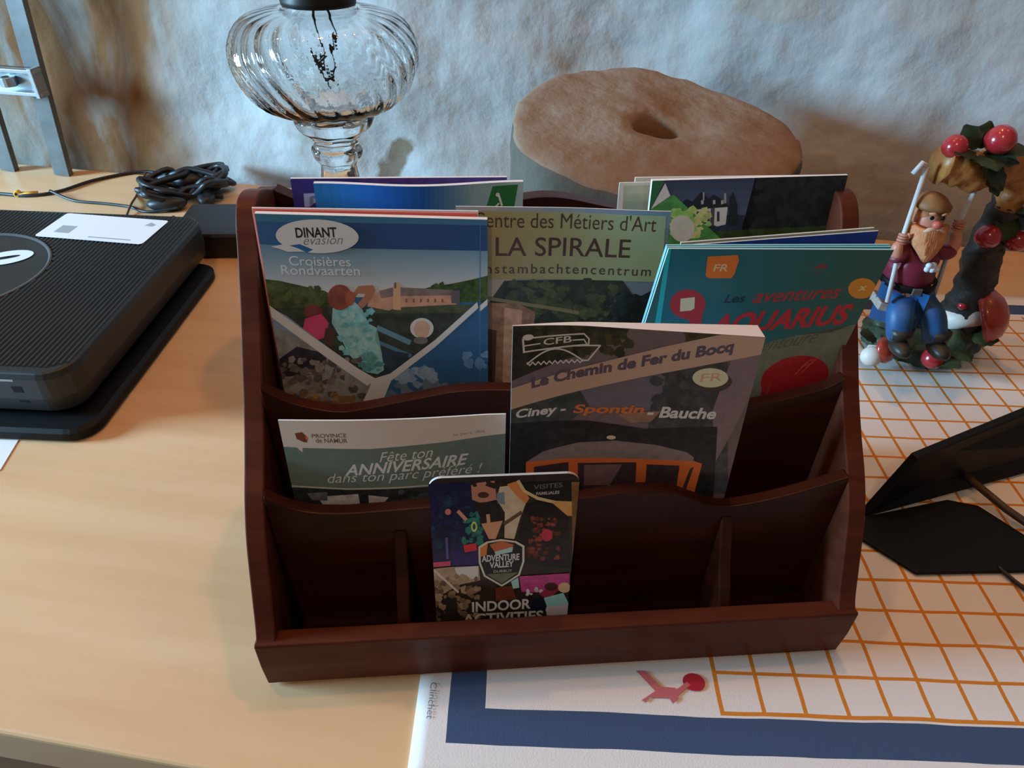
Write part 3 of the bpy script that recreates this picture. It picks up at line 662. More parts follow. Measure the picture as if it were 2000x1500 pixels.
p.poly((150, 104, 88), [(920, 944), (966, 938), (970, 975), (940, 982), (922, 975)]); p.specks([(44, 32, 28), (28, 24, 24)], 925, 940, 985, 950, 14, 8, 43); p.ell((60, 40, 34), 944, 966, 11, 6); p.poly((30, 26, 26), [(926, 982), (966, 978), (988, 1010), (985, 1040), (950, 1040)], .2); p.poly((176, 124, 96), [(940, 1022), (982, 1016), (968, 1052), (955, 1052)]); p.line((190, 130, 104), [(953, 1005), (955, 1025)], 7)
p.poly((170, 150, 128), [(976, 950), (1012, 945), (1030, 975), (1016, 1010), (1004, 1052), (985, 1050), (986, 1000), (970, 975)], .12); p.poly((96, 110, 120), [(970, 962), (985, 960), (986, 985), (972, 982)]); p.line((84, 62, 44), [(985, 1022), (1018, 1000)], 7); p.poly((188, 108, 60), [(990, 945), (1012, 938), (1034, 972), (1026, 984), (1004, 962)])
p.poly((26, 22, 22), [(1028, 985), (1062, 976), (1110, 1002), (1114, 1110), (1010, 1100), (1012, 1050)], .4)
p.specks([(110, 44, 36), (70, 30, 26), (50, 26, 24), (130, 60, 44)], 1032, 1010, 1090, 1090, 60, 6, 44); p.ell((150, 40, 60), 1068, 1044, 11, 12, .2)
p.poly((22, 20, 20), [(1016, 942), (1120, 938), (1122, 975), (1090, 980), (1050, 970), (1026, 958)]); p.line((206, 150, 110), [(1012, 938), (1024, 958), (1050, 972), (1085, 980), (1128, 982)], 6); p.poly((196, 124, 70), [(1075, 978), (1130, 980), (1130, 1008), (1108, 1006)], .1); p.poly((98, 70, 42), [(1116, 940), (1132, 940), (1130, 1110), (1118, 1110)], .15)
p.words((96, 92, 90), 'VISITES', (1042, 955), (1098, 950), 9, .0); p.words((150, 146, 146), 'FAMILIALES', (1047, 966), (1092, 963), 6, .02)
p.poly((140, 120, 100), [(843, 1110), (880, 1106), (935, 1104), (938, 1132), (900, 1140), (845, 1170)], .2); p.poly((190, 184, 168), [(888, 1108), (934, 1104), (934, 1128), (896, 1132)]); p.specks([(120, 98, 72), (84, 66, 50), (160, 140, 116), (50, 40, 32)], 845, 1120, 935, 1210, 60, 10, 45); p.line((170, 160, 146), [(848, 1112), (895, 1155)], 4); p.poly((40, 34, 30), [(872, 1170), (892, 1165), (895, 1215), (868, 1215)])
p.poly((150, 56, 110), [(1014, 1124), (1112, 1118), (1112, 1150), (1060, 1156), (1018, 1154)], .15); p.specks([(206, 180, 180), (190, 150, 150)], 1026, 1148, 1060, 1160, 10, 5, 46); p.poly((120, 40, 60), [(1052, 1158), (1080, 1140), (1092, 1150), (1070, 1170)]); p.ell((60, 34, 34), 1076, 1144, 13, 8); p.ell((196, 150, 120), 1102, 1146, 12, 10); p.poly((120, 170, 176), [(1062, 1166), (1100, 1156), (1112, 1180), (1070, 1190)], .1); p.poly((190, 160, 190), [(1064, 1184), (1112, 1178), (1116, 1210), (1070, 1208)], .1); p.ell((22, 24, 40), 1052, 1182, 15, 16); p.poly((90, 44, 30), [(968, 1146), (1000, 1142), (1008, 1168), (968, 1172)], .2); p.poly((130, 180, 170), [(998, 1134), (1012, 1126), (1014, 1146), (1002, 1148)])
SH = [(934, 1066), (950, 1056), (978, 1051), (1008, 1055), (1024, 1064), (1024, 1095), (1015, 1122), (980, 1144), (945, 1124), (935, 1098)]
p.poly((176, 172, 160), SH); cx, cy = 979, 1096; IN = [(cx+(x-cx)*.91, cy+(y-cy)*.92) for x, y in SH]
p.poly((24, 22, 24), IN); p.poly((176, 100, 44), [IN[0], IN[1], (950, 1082), (938, 1086)]); p.poly((156, 84, 56), [(956, 1062), IN[2], (1004, 1062), (998, 1068), (966, 1076)]); p.poly((140, 186, 180), [(966, 1076), (1002, 1066), (1000, 1076), (968, 1083)]); p.poly((84, 90, 66), [(950, 1120), (1012, 1116), (980, 1138)], .2)
p.words((206, 200, 190), 'ADVENTURE', (941, 1096), (1014, 1092), 13, .03); p.words((206, 200, 190), 'VALLEY', (956, 1108), (1003, 1105), 12, .03); p.words((150, 144, 130), 'DURBUY', (964, 1117), (1000, 1115), 5, .01)
p.words((222, 216, 206), 'INDOOR', (922, 1194), (1036, 1187), 20, .025); p.words((222, 216, 206), 'ACTIVITIES', (904, 1218), (1060, 1210), 20, .025)
p.done()

# ------------------------------------------------------------------ towel print: lobster-red figure and small grey writing
def towel_print(name, mt, polys, label=None):
    bm = bmesh.new()
    for k, q in enumerate(polys):
        f = bm.faces.new([bm.verts.new((x-TW.x, y-TW.y, .0021+.00002*k)) for x, y in q])
        bmesh.ops.triangulate(bm, faces=[f])
    o = link(name, bm, mt, tw, normals=False)
    if label: o['label'] = label
def ring2(cx, cy, rx, ry, n=16): return [(cx+rx*math.cos(2*math.pi*i/n), cy+ry*math.sin(2*math.pi*i/n)) for i in range(n)]
towel_print('printed_figure', mat('faded_red', (.52, .14, .15), .9), [[(.085, .258), (.091, .258), (.100, .2475), (.109, .247), (.110, .240), (.106, .2365), (.104, .240), (.092, .240), (.089, .2365), (.0865, .238), (.096, .2445)], [(.105, .2425), (.117, .2515), (.119, .2495), (.108, .2405)]], 'faded red printed figure')
towel_print('printed_spot', mat('print_red', (.40, .015, .03), .9), [ring2(.1215, .2515, .0072, .0062)], 'deep red printed spot')
vs_, fs = text_bm('Clinchet', -.003)
bm = bmesh.new(); V = [bm.verts.new((-.0462-TW.x+.0040*b, .2445-TW.y-.0235*a, .0022)) for a, b in vs_]
for f in fs: bm.faces.new([V[i] for i in f])
link('printed_name', bm, mat('grey_print', (.2, .2, .22), .9), tw, normals=False)

# ------------------------------------------------------------------ modem, adapter, cables, paper
def rrect(x0, y0, x1, y1, r, n=6):
    out = []
    for cx, cy, a0 in ((x1-r, y1-r, 0), (x0+r, y1-r, 90), (x0+r, y0+r, 180), (x1-r, y0+r, 270)):
        out += [(cx+r*math.cos(R(a0+90*i/n)), cy+r*math.sin(R(a0+90*i/n))) for i in range(n+1)]
    return out
MX, MY = -.545, .63
md = empty('modem', (MX, MY, 0), R(-1.2), 'black ribbed modem box with a white sticker and a pale looped logo on top', 'modem')
def slab(bm, x0, y0, x1, y1, r, prof):
    """rounded box from (inset, z) pairs"""
    rings = []
    for ins, z in prof:
        rings.append([bm.verts.new((x, y, z)) for x, y in rrect(x0+ins, y0+ins, x1-ins, y1-ins, max(.002, r-ins))])
    for A, B in zip(rings, rings[1:]):
        n = len(A)
        for k in range(n): bm.faces.new((A[k], A[(k+1)%n], B[(k+1)%n], B[k]))
    bm.faces.new(rings[0][::-1]); bm.faces.new(rings[-1])
bm = bmesh.new(); slab(bm, -.178, -.170, .186, .140, .024, [(.004, .0), (0, .003), (0, .010), (.004, .0125)]); link('stand', bm, black_gloss, md)
bm = bmesh.new(); slab(bm, -.150, -.140, .165, .120, .03, [(.012, .0125), (.010, .0155)]); link('foot', bm, black_gloss, md)
def body_mat():
    mt = bpy.data.materials.new('ribbed_black'); mt.use_nodes = True; nt = mt.node_tree; b = nt.nodes['Principled BSDF']
    b.inputs['Base Color'].default_value = (.014, .016, .018, 1); b.inputs['Roughness'].default_value = .42
    return mt
BM = body_mat()
bm = bmesh.new(); slab(bm, -.180, -.153, .172, .165, .026, [(.008, .0155), (.002, .020), (.0, .034), (.0006, .054), (.002, .0595), (.0045, .0605)]); link('body', bm, BM, md, bevel=.0008)
# fine ribs across the lid, interrupted round the logo disc
bm = bmesh.new()
LX, LY, LR = -.028, .012, .087
i = 0; x = -.172
while x < .166:
    spans = [(-.142, .158)]
    dx = abs(x-LX)
    if dx < LR:
        h = math.sqrt(LR*LR-dx*dx); spans = [(-.142, LY-h), (LY+h, .158)]
    if x > .150:
        t = (x-.150)/.02; spans = [(-.142+.012*t, .158-.012*t)]
    for y0, y1 in spans:
        if y1-y0 < .004: continue
        v = [(x, .0603), (x+.0008, .0616), (x+.0022, .0616), (x+.0030, .0603)]
        prism(bm, v, 'y', y0, y1)
    x += .0048
rb = link('lid_ribs', bm, mat('rib_black', (.02, .023, .026), .4), md)
bm = bmesh.new()
lathe(bm, [(.083, .0602), (.0845, .0618), (.0868, .0618), (.0875, .0602)], 64, (LX, LY, 0)); link('disc_ring', bm, mat('ring_grey', (.09, .10, .11), .3), md, True)
lg = mat('logo_white', (.75, .80, .80), .5)
bm = bmesh.new()
def loop(cx, cy, rx, ry, wd, rot, z, n=28):
    o, q = [], []
    for k in range(n):
        a = 2*math.pi*k/n
        for lst, f in ((o, 1), (q, -1)):
            X, Y = (rx+f*wd)*math.cos(a), (ry+f*wd)*math.sin(a)
            lst.append(bm.verts.new((cx+X*math.cos(rot)-Y*math.sin(rot), cy+X*math.sin(rot)+Y*math.cos(rot), z)))
    for k in range(n): bm.faces.new((o[k], o[(k+1)%n], q[(k+1)%n], q[k]))
loop(.004, .044, .020, .0095, .0062, R(28), .0612); loop(-.012, .002, .017, .0105, .0062, R(10), .0612)
link('logo', bm, lg, md)
bm = bmesh.new(); prism(bm, [(p[0], p[1]) for p in rrect(.003, .086, .129, .147, .004)], 'z', .0618, .0622)
st = link('sticker', bm, white_paper, md); st.rotation_euler = (0, 0, R(-4.5)); st.location = (-.004, .009, 0); st['label'] = 'white sticker with small grey print'
gp = mat('faint_grey', (.34, .37, .38), .7)
bm = bmesh.new()
box(bm, (.018, .098, .0622), (.036, .116, .06225))
link('code_block', bm, gp, st)
bm = bmesh.new(); prism(bm, [(.108, .130), (.118, .129), (.120, .134), (.112, .139)], 'z', .0622, .06225); link('stamp', bm, gp, st)
bm = bmesh.new(); box(bm, (.062, .092, .0622), (.112, .0945, .06225)); link('print_line', bm, gp, st)
for cx in (.128, .062):
    bm = bmesh.new(); prism(bm, [(cx-.0045, .030), (cx+.0045, .030), (cx+.003, .047), (cx-.006, .047)], 'y', -.1528, -.151); link('socket', bm, black_gloss, md)
bm = bmesh.new(); box(bm, (.112, -.1526, .052), (.126, -.1515, .054)); link('mark', bm, gp, md)

ad = empty('power_adapter', (-.362, .848, 0), R(4), 'flat black power adapter lying between the modem and the rack', 'adapter')
bm = bmesh.new(); slab(bm, -.066, -.048, .066, .046, .006, [(.003, 0), (0, .003), (0, .029), (.002, .0325)]); link('case', bm, black_plastic, ad, bevel=.0006)
bm = bmesh.new(); tube(bm, spline([(-.066, .01, .016), (-.078, .014, .016), (-.092, .03, .012), (-.10, .06, .006)], 6), [.004]*6+[.0028]*13, 8); link('cable', bm, black_plastic, ad, True)

def wire(name, pts, r, mt, label, cat, group=None):
    o0 = Vector(pts[0]); bm = bmesh.new(); tube(bm, [Vector(p)-o0 for p in spline(pts, 8)], r, 8)
    return tag(link(name, bm, mt, None, True, o0), label, cat, group)
wire('cable', [(-.98, .955, .0026), (-.86, .975, .0026), (-.75, .970, .0026), (-.70, .966, .0026), (-.665, .985, .0026), (-.635, 1.030, .0026), (-.585, 1.066, .0026), (-.54, 1.060, .0026)], .0024, black_plastic, 'black cable with a yellow tie, curving from the modem back to the wall', 'cable')
wire('cable', [(-.672, .974, .0075), (-.630, .955, .0022), (-.585, .948, .0022), (-.545, .940, .0022), (-.513, .925, .0022), (-.47, .93, .0075)], .0020, black_plastic, 'thin black cable running behind the modem into the tangled cable', 'cable')
wire('cable', [(-.577, 1.074, .0016), (-.566, 1.03, .0016), (-.552, .98, .0016), (-.540, .938, .0062), (-.534, .905, .0016)], .0015, mat('brown_cord', (.10, .06, .035), .6), 'thin brown cord lying straight from the wall to the modem', 'cord')
bm = bmesh.new()
lathe(bm, [(.0042, -.004), (.0042, .004), (.0026, .004), (.0026, -.004)], 12, close=True); 
box(bm, (-.001, .003, -.004), (.001, .026, .004))
o = tag(link('cable_tie', bm, mat('yellow_plastic', (.75, .42, .03), .5), None, True, (-.716, .9675, .0045)), 'small yellow tie wrapped round the black cable', 'tie'); o.rotation_euler = (R(78), R(90), 0)

rr = random.Random(5); bm = bmesh.new()
pts = []
for k in range(46):
    a = k*.83; rad = .030+.020*math.sin(k*1.7)
    pts.append((rad*1.05*math.cos(a)+.012*math.sin(k*.9), rad*1.25*math.sin(a)+.012*math.cos(k*.6), .006+.028*rr.random()*(1-abs(rad-.03)*6)))
tube(bm, spline(pts, 5), .0042, 7)
for c, q in (((-.028, -.012, .008), (.020, .009, .0078)), ((.034, .020, .010), (.014, .018, .0098)), ((.03, -.03, .009), (.013, .02, .0088)), ((-.02, -.045, .010), (.028, .012, .0098)), ((0, .02, .018), (.024, .018, .012))): blob(bm, c, q, 2)
tag(link('cable_tangle', bm, black_plastic, None, True, (-.478, .985, 0), R(12)), 'black tangle of coiled cable and plugs against the wall behind the adapter', 'cable')

bm = bmesh.new(); prism(bm, [(-.60, .30), (-.423, .421), (-.4288, .4585), (-.70, .4585), (-.70, .30)], 'z', 0, .0006)
tag(link('paper_sheet', bm, white_paper), 'white paper sheet with one corner in view before the modem', 'paper')

# ------------------------------------------------------------------ metal rail on the wall
rl = empty('metal_rail', (-.70, 1.052, .0005), WALL_R, 'two grey metal bars with a clamp, standing before the stained wall', 'rail')
def bar(x0, x1, w, t, h):
    bm = bmesh.new()
    prism(bm, [(-w/2, -t/2), (w/2, -t/2), (w/2, t/2), (w/4, t/2), (w/4, t/4), (-w/4, t/4), (-w/4, t/2), (-w/2, t/2)], 'z', 0, h)
    o = link('bar', bm, steel, rl, bevel=.0006); o.location = (x0, 0, 0); o.rotation_euler = (0, math.atan((x1-x0)/h), 0); return o
bar(.006, .070, .025, .010, .62); bar(-.084, -.018, .024, .010, .62)
bm = bmesh.new()
box(bm, (-.062, -.022, .122), (.036, -.006, .127)); box(bm, (-.062, -.022, .152), (.036, -.006, .157)); box(bm, (-.062, -.010, .122), (.030, -.006, .157)); box(bm, (.028, -.024, .120), (.034, -.004, .159))
lathe(bm, [(.011, -.006), (.011, .006), (.006, .006), (.006, -.006)], 18, (-.012, -.018, .1395), close=True)
link('clamp', bm, mat('bright_zinc', (.36, .40, .42), .35, metal=.6), rl, bevel=.0008)
bm = bmesh.new(); prism(bm, [(-.075, .150), (-.050, .160), (-.044, .168), (-.050, .176), (-.075, .19)], 'y', -.020, -.010); link('hook', bm, mat('ochre_paint', (.55, .30, .04), .5), rl, bevel=.002)

# ------------------------------------------------------------------ millstone
ST = Vector((.147, .785, 0))
def stone():
    bm = bmesh.new(); N = 96
    def rad(a):
        r = .150 + .004*mnoise.noise(Vector((math.cos(a)*2.2, math.sin(a)*2.2, 4))) + .0018*mnoise.noise(Vector((math.cos(a)*9, math.sin(a)*9, 1)))
        d = math.degrees(a) % 360
        r -= .013*math.exp(-((d-52)/26)**2)          # broken-away shoulder at the back
        r += .004*math.exp(-((d-170)/20)**2) + .013*math.exp(-((d-207)/17)**2) + .006*math.exp(-((min(d, 360-d)-6)/22)**2)
        return r
    def top(x, y):
        z = .186 + .155*y - .040*x
        a = math.degrees(math.atan2(y, x)) % 360
        z -= .006*max(0, x)/.15*math.exp(-((a-45)/40)**2)
        z -= .012*math.exp(-((x+.11)**2+(y+.05)**2)/.0012)*0
        z += .0022*mnoise.noise(Vector((x*45, y*45, 2))) + .003*mnoise.noise(Vector((x*14, y*14, 7)))
        z -= .008*math.exp(-((x-.035)**2+(y-.005)**2)/.0004)
        return z
    prof = [('t', .024, 0), ('t', .05, 0), ('t', .07, 0), ('t', .09, 0), ('t', .11, 0), ('t', .125, 0), ('t', .138, 0)]
    rings = []
    hole = [(.0215, .06), (.0215, .10), (.0218, .13), (.0225, .155)]
    for r, z in hole:
        rings.append(([bm.verts.new((.002+r*1.12*math.cos(2*math.pi*k/N)*(1+.05*math.sin(3*2*math.pi*k/N)), r*math.sin(2*math.pi*k/N), z)) for k in range(N)], 1))
    for f in (.165, .20, .28, .36, .45, .54, .63, .72, .80, .87, .93, .97, .993):
        ring = []
        for k in range(N):
            a = 2*math.pi*k/N; r = rad(a)*f; x, y = r*math.cos(a), r*math.sin(a)
            z = top(x, y)
            if f > .92: z -= .0035*((f-.92)/.07)**2
            if f < .17: z -= .004
            ring.append(bm.verts.new((x, y, z)))
        rings.append((ring, 0))
    for g in (.93, .85, .75, .6, .45, .3, .15, 0):
        ring = []
        for k in range(N):
            a = 2*math.pi*k/N; r = rad(a)*(1+.012*mnoise.noise(Vector((a*3, g*6, 0))))*(1 if g < .9 else .999); x, y = r*math.cos(a), r*math.sin(a)
            ring.append(bm.verts.new((x, y, top(x*.99, y*.99)*g)))
        rings.append((ring, 1))
    for (A, ma), (B, mb) in zip(rings, rings[1:]):
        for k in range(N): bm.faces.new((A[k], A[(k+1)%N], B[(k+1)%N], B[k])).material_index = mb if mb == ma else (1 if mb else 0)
    bm.faces.new(rings[0][0]); bm.faces.new(rings[-1][0])
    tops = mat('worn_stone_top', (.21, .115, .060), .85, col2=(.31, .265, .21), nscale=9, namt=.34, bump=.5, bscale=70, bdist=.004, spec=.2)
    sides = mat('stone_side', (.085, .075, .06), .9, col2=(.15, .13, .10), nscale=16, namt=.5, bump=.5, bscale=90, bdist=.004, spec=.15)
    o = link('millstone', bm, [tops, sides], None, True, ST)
    tag(o, 'thick round millstone with a central hole, standing behind the rack by the wall', 'millstone')
stone()

# ------------------------------------------------------------------ glass oil lamp
LP = Vector((-.158, .615, 0))
ol = empty('oil_lamp', LP, 0, 'clear swirl-ribbed glass oil lamp on a stem behind the left brochures', 'oil lamp')
glass = mat('clear_glass', (.97, .98, .98), .02, trans=1, ior=1.46, spec=.5)
zc = .288
def swirl(a, r, z):
    e = max(0, min(1, (r-.03)/.03))
    return 1 + .020*e*math.cos(26*(a + 9*(z-zc)))
out = spline([(.040, .243), (.058, .252), (.069, .268), (.0738, .286), (.0705, .301), (.060, .313), (.042, .3185), (.029, .3205), (.0265, .326)], 6)
inn = [(max(.004, r*.0+q), z) for r, z, q in []]
inner = spline([(.0235, .326), (.026, .3178), (.040, .3152), (.057, .3095), (.0665, .299), (.0695, .286), (.0645, .2705), (.054, .2565), (.030, .2475), (.002, .245)], 6)
bm = bmesh.new()
base_in = [(.002, .2395), (.022, .2395)]
lathe(bm, [tuple(p) for p in base_in] + [tuple(p) for p in out] + [tuple(p) for p in inner], 156, mod=swirl)
link('font', bm, glass, ol, True)
bm = bmesh.new()
stem = spline([(.020, .006), (.050, .004), (.060, .0005), (.064, .006), (.058, .014), (.036, .026), (.022, .045), (.0165, .075), (.0160, .11), (.0175, .145), (.0185, .170), (.0165, .185), (.0155, .197), (.0205, .204), (.0215, .210), (.0185, .2155), (.0215, .222), (.030, .229), (.0335, .2355), (.034, .2385)], 5)
def facets(a, r, z): return 1 + (.03*math.cos(8*a) if z > .02 else 0)
lathe(bm, [tuple(p) for p in stem], 64, mod=facets)
link('stem', bm, glass, ol, True)
metal = mat('dark_burner', (.018, .014, .012), .45, metal=.4)
bm = bmesh.new(); lathe(bm, [(.0240, .3225), (.0285, .3225), (.0290, .326), (.0275, .330), (.0275, .352), (.0295, .355), (.0295, .362), (.020, .372), (.012, .380), (.0, .381)], 40); link('burner', bm, metal, ol, True)
bm = bmesh.new()
for s_, tw_ in ((-.004, .012), (.005, -.009)):
    P_ = [(s_, 0, .322), (s_*1.6, .002, .302), (s_*2+tw_*.4, 0, .282), (s_*2+tw_, -.004, .2585)]
    q = spline(P_, 5); tube(bm, q, .0012, 6)
link('wick', bm, mat('wick_brown', (.16, .10, .055), .9), ol, True)

# ------------------------------------------------------------------ folding stand on the towel
sd = empty('folding_stand', (.290, .396, TZ), 0, 'black folding stand, one panel flat on the towel, one propped by a strut', 'stand')
SO = sd.location.copy()
def plate(name, corners, t, nrm, mt):
    bm = bmesh.new(); A = [Vector(c)-SO for c in corners]; n = Vector(nrm)
    a = [bm.verts.new(p) for p in A]; b = [bm.verts.new(p+n*t) for p in A]
    bm.faces.new(a); bm.faces.new(b[::-1]); k = len(a)
    for i in range(k): bm.faces.new((a[i], b[i], b[(i+1)%k], a[(i+1)%k]))
    return link(name, bm, mt, sd, bevel=.0012)
P1 = Vector((.2855, .3945, TZ+.0015)); e_ = Vector((math.cos(R(27)), math.sin(R(27)), 0)); Q1 = Vector((.3117, .4046, .060))
U_ = (Q1-P1); nn = e_.cross(U_).normalized()
e2 = Vector((math.cos(R(19.5)), math.sin(R(19.5)), 0))
plate('leaning_panel', [P1, P1+e2*.27, Q1+e_*.27, Q1], .007, -nn, black_gloss)
plate('flat_panel', [Vector((.2735, .371, TZ)), Vector((.3025, .3395, TZ)), Vector((.420, .3465, TZ)), Vector((.4045, .3800, TZ)), Vector((.3830, .4105, TZ)), Vector((.3600, .4160, TZ)), Vector((.2855, .3950, TZ))], .0030, (0, 0, 1), black_gloss)
bm = bmesh.new()
tube(bm, [Vector(p)-SO for p in ((.3790, .4330, .016), (.3985, .4020, .0105), (.430, .360, .0056))], .0032, 8); link('strut', bm, mat('brown_strut', (.06, .04, .028), .5), sd, True)
bm = bmesh.new()
tube(bm, [Vector(p)-SO for p in spline([(.366, .348, TZ+.003), (.376, .330, TZ+.002), (.392, .312, TZ+.0018), (.43, .29, TZ+.0018)], 6)], .0016, 8); link('cord', bm, black_plastic, sd, True)

# ------------------------------------------------------------------ gnome figurine on a swing
GO = Vector((.432, .648, TZ))
gn = empty('gnome_figurine', GO, 0, 'painted figurine of a bearded gnome on a rope swing under a mushroom arch', 'figurine')
def L_(p): return Vector(p)-GO
moss = mat('moss_green', (.018, .040, .030), .5, col2=(.045, .075, .035), nscale=70, namt=.5, bump=.5, bscale=150, bdist=.002)
bark = mat('dark_bark', (.010, .008, .007), .55, col2=(.035, .026, .018), nscale=60, bump=.6, bscale=120, bdist=.003)
tan = mat('ochre_bark', (.50, .24, .06), .4, col2=(.26, .08, .02), nscale=70, bump=.5, bscale=110, bdist=.002)
leafm = mat('leaf_green', (.02, .05, .03), .4, col2=(.10, .12, .045), nscale=45, namt=.4)
red = mat('berry_red', (.38, .02, .025), .22, coat=.6); red2 = mat('cap_red', (.42, .06, .025), .3, col2=(.30, .02, .015), nscale=40, coat=.4)
cream = mat('stalk_cream', (.62, .55, .48), .5); ropem = mat('pale_cord', (.60, .60, .60), .7)
bm = bmesh.new()
blob(bm, L_((.435, .650, .012)), (.062, .045, .0135), 4, None, .12, 70); 
for c, r in (((.395, .628, .018), .017), ((.42, .612, .014), .014), ((.455, .628, .020), .018), ((.475, .652, .022), .020), ((.40, .655, .026), .018), ((.44, .665, .028), .022), ((.385, .64, .016), .014)): blob(bm, L_(c), (r, r, r*.8), 3, None, .25, 110)
for v in bm.verts:
    if v.co.z < 0: v.co.z = 0
link('mound', bm, moss, gn, True)
tp = spline([(.463, .660, .010), (.470, .652, .045), (.464, .646, .085), (.456, .642, .120), (.452, .638, .150), (.450, .633, .175)], 6)
bm = bmesh.new(); tube(bm, [L_(p) for p in tp], [.022-.009*i/30 for i in range(31)], 14, lump=.28); link('trunk', bm, bark, gn, True)
tp = spline([(.450, .633, .168), (.451, .630, .190), (.441, .625, .207), (.424, .620, .2125), (.406, .615, .2085), (.390, .612, .208), (.374, .611, .2135), (.362, .610, .2145)], 6)
bm = bmesh.new(); tube(bm, [L_(p) for p in tp], [.0125+.0035*min(1, i/25) for i in range(len(tp))], 14, lump=.32); link('branch', bm, tan, gn, True)
# leaves
def leaf(c, d, up, ln, wd):
    bm = bmesh.new(); d = Vector(d).normalized(); up = Vector(up); s = d.cross(up).normalized(); n = s.cross(d)
    rows = []
    for i in range(8):
        t = i/7; hw = wd*math.sin(math.pi*min(1, t*.94+.04))**.8*(1+(.16 if i % 2 else -.1)); z = -.25*ln*t*t
        rows.append([bm.verts.new(Vector(c)+d*ln*t+s*k*hw+n*(z+(-.10*wd if abs(k) else 0)+.0008*0)) for k in (-1, -.5, 0, .5, 1)])
    top = [v for r in rows for v in r]
    for a, b in zip(rows, rows[1:]):
        for i in range(4): bm.faces.new((a[i], a[i+1], b[i+1], b[i]))
    bmesh.ops.solidify(bm, geom=bm.faces[:], thickness=.0009)
    link('leaf', bm, leafm, gn, True)
for c, d, ln in (((.386, .606, .226), (-.8, -.4, .35), .026), ((.388, .604, .225), (.1, -.8, .1), .026), ((.392, .606, .226), (.9, -.4, .1), .028), ((.390, .610, .228), (.2, .1, .9), .022), ((.394, .604, .222), (.6, -.7, -.5), .030), ((.386, .608, .228), (-.5, .2, .8), .022), ((.404, .606, .226), (.8, -.3, .5), .022), ((.400, .602, .214), (.5, -.6, -.6), .024),
                 ((.456, .628, .170), (.3, -.7, .3), .026), ((.458, .628, .166), (.9, -.3, .1), .028), ((.454, .628, .164), (-.2, -.7, -.6), .026), ((.460, .628, .162), (.6, -.5, -.7), .028), ((.462, .630, .156), (.9, -.2, -.4), .026),
                 ((.40, .602, .024), (-.6, -.6, .3), .026), ((.425, .598, .020), (.4, -.7, .4), .026), ((.445, .606, .026), (.2, -.8, .3), .024), ((.375, .622, .026), (-.7, -.2, .5), .022), ((.412, .606, .034), (-.3, -.6, .6), .022), ((.470, .622, .03), (.8, -.4, .4), .024)):
    leaf(L_(c), d, (0, -.35, 1) if abs(d[2]) < .8 else (0, -1, .2), ln, ln*.42)
# berries
for c, r in (((.366, .606, .2305), .0105), ((.400, .604, .238), .0125), ((.4385, .6205, .1435), .0115), ((.4680, .6220, .1400), .0110), ((.421, .594, .0225), .0110), ((.4560, .6360, .0600), .0048)):
    bm = bmesh.new(); lathe(bm, [(0, -r*.9)]+[(r*math.sin(t)*(1 if t < 1.7 else .96), -r*.95*math.cos(t)) for t in [math.pi*k/12 for k in range(1, 12)]]+[(0, r*.9)], 20, L_(c)); link('berry', bm, red, gn, True)
# mushrooms
def shroom(c, axis, r, h, capm, spots=0):
    q = Vector((0, 0, 1)).rotation_difference(Vector(axis).normalized()).to_matrix()
    def put(bm):
        for v in bm.verts: v.co = q @ v.co + L_(c)
    bm = bmesh.new(); lathe(bm, [(0, -h)]+[(r*.42, -h), (r*.36, -h*.5), (r*.34, 0), (0, 0)], 20); put(bm); st_ = link('mushroom', bm, cream, gn, True)
    bm = bmesh.new(); lathe(bm, [(r*.3, -.001), (r*.85, -.002), (r, .0005), (r*.98, r*.2), (r*.82, r*.5), (r*.5, r*.72), (r*.2, r*.80), (0, r*.81)], 28); put(bm); link('cap', bm, capm, st_, True)
    if spots:
        bm = bmesh.new()
        for k in range(spots):
            a = 2*math.pi*k/spots+.3; t = .8 if k % 2 else .35
            p = Vector((r*.95*math.sin(t)*math.cos(a), r*.95*math.sin(t)*math.sin(a), r*.80*math.cos(t)))
            blob(bm, p, (r*.13, r*.13, r*.07), 2)
        put(bm); link('cap_spots', bm, cream, st_, True)
shroom((.479, .634, .050), (.75, -.30, .40), .029, .034, red2)
shroom((.3735, .602, .0255), (.62, -.62, .45), .0135, .014, red2, 0)
bm = bmesh.new(); blob(bm, L_((.3625, .5985, .0200)), (.0110, .0095, .0105), 3); link('pale_mushroom', bm, cream, gn, True)
# swing
RL = ((.3500, .608, .2125), (.3455, .595, .1500), (.3490, .586, .0905)); RR = ((.403, .612, .203), (.3985, .609, .158), (.404, .607, .080))
for P_ in (RL, RR):
    bm = bmesh.new(); tube(bm, [L_(p) for p in P_], .0021, 8); link('rope', bm, ropem, gn, True)
bm = bmesh.new(); tube(bm, [L_(p) for p in ((.3395, .606, .206), (.3445, .606, .216), (.3500, .608, .2125))], .0022, 8); link('rope_end', bm, ropem, gn, True)
bm = bmesh.new(); box(bm, (-.034, -.016, -.004), (.030, .016, .004)); o = link('swing_seat', bm, mat('weathered_plank', (.22, .18, .14), .8, col2=(.36, .32, .28), nscale=60, stretch=(1, 5, 5)), gn, bevel=.001); o.location = L_((.380, .600, .0765)); o.rotation_euler = (R(-6), R(10), R(-8))
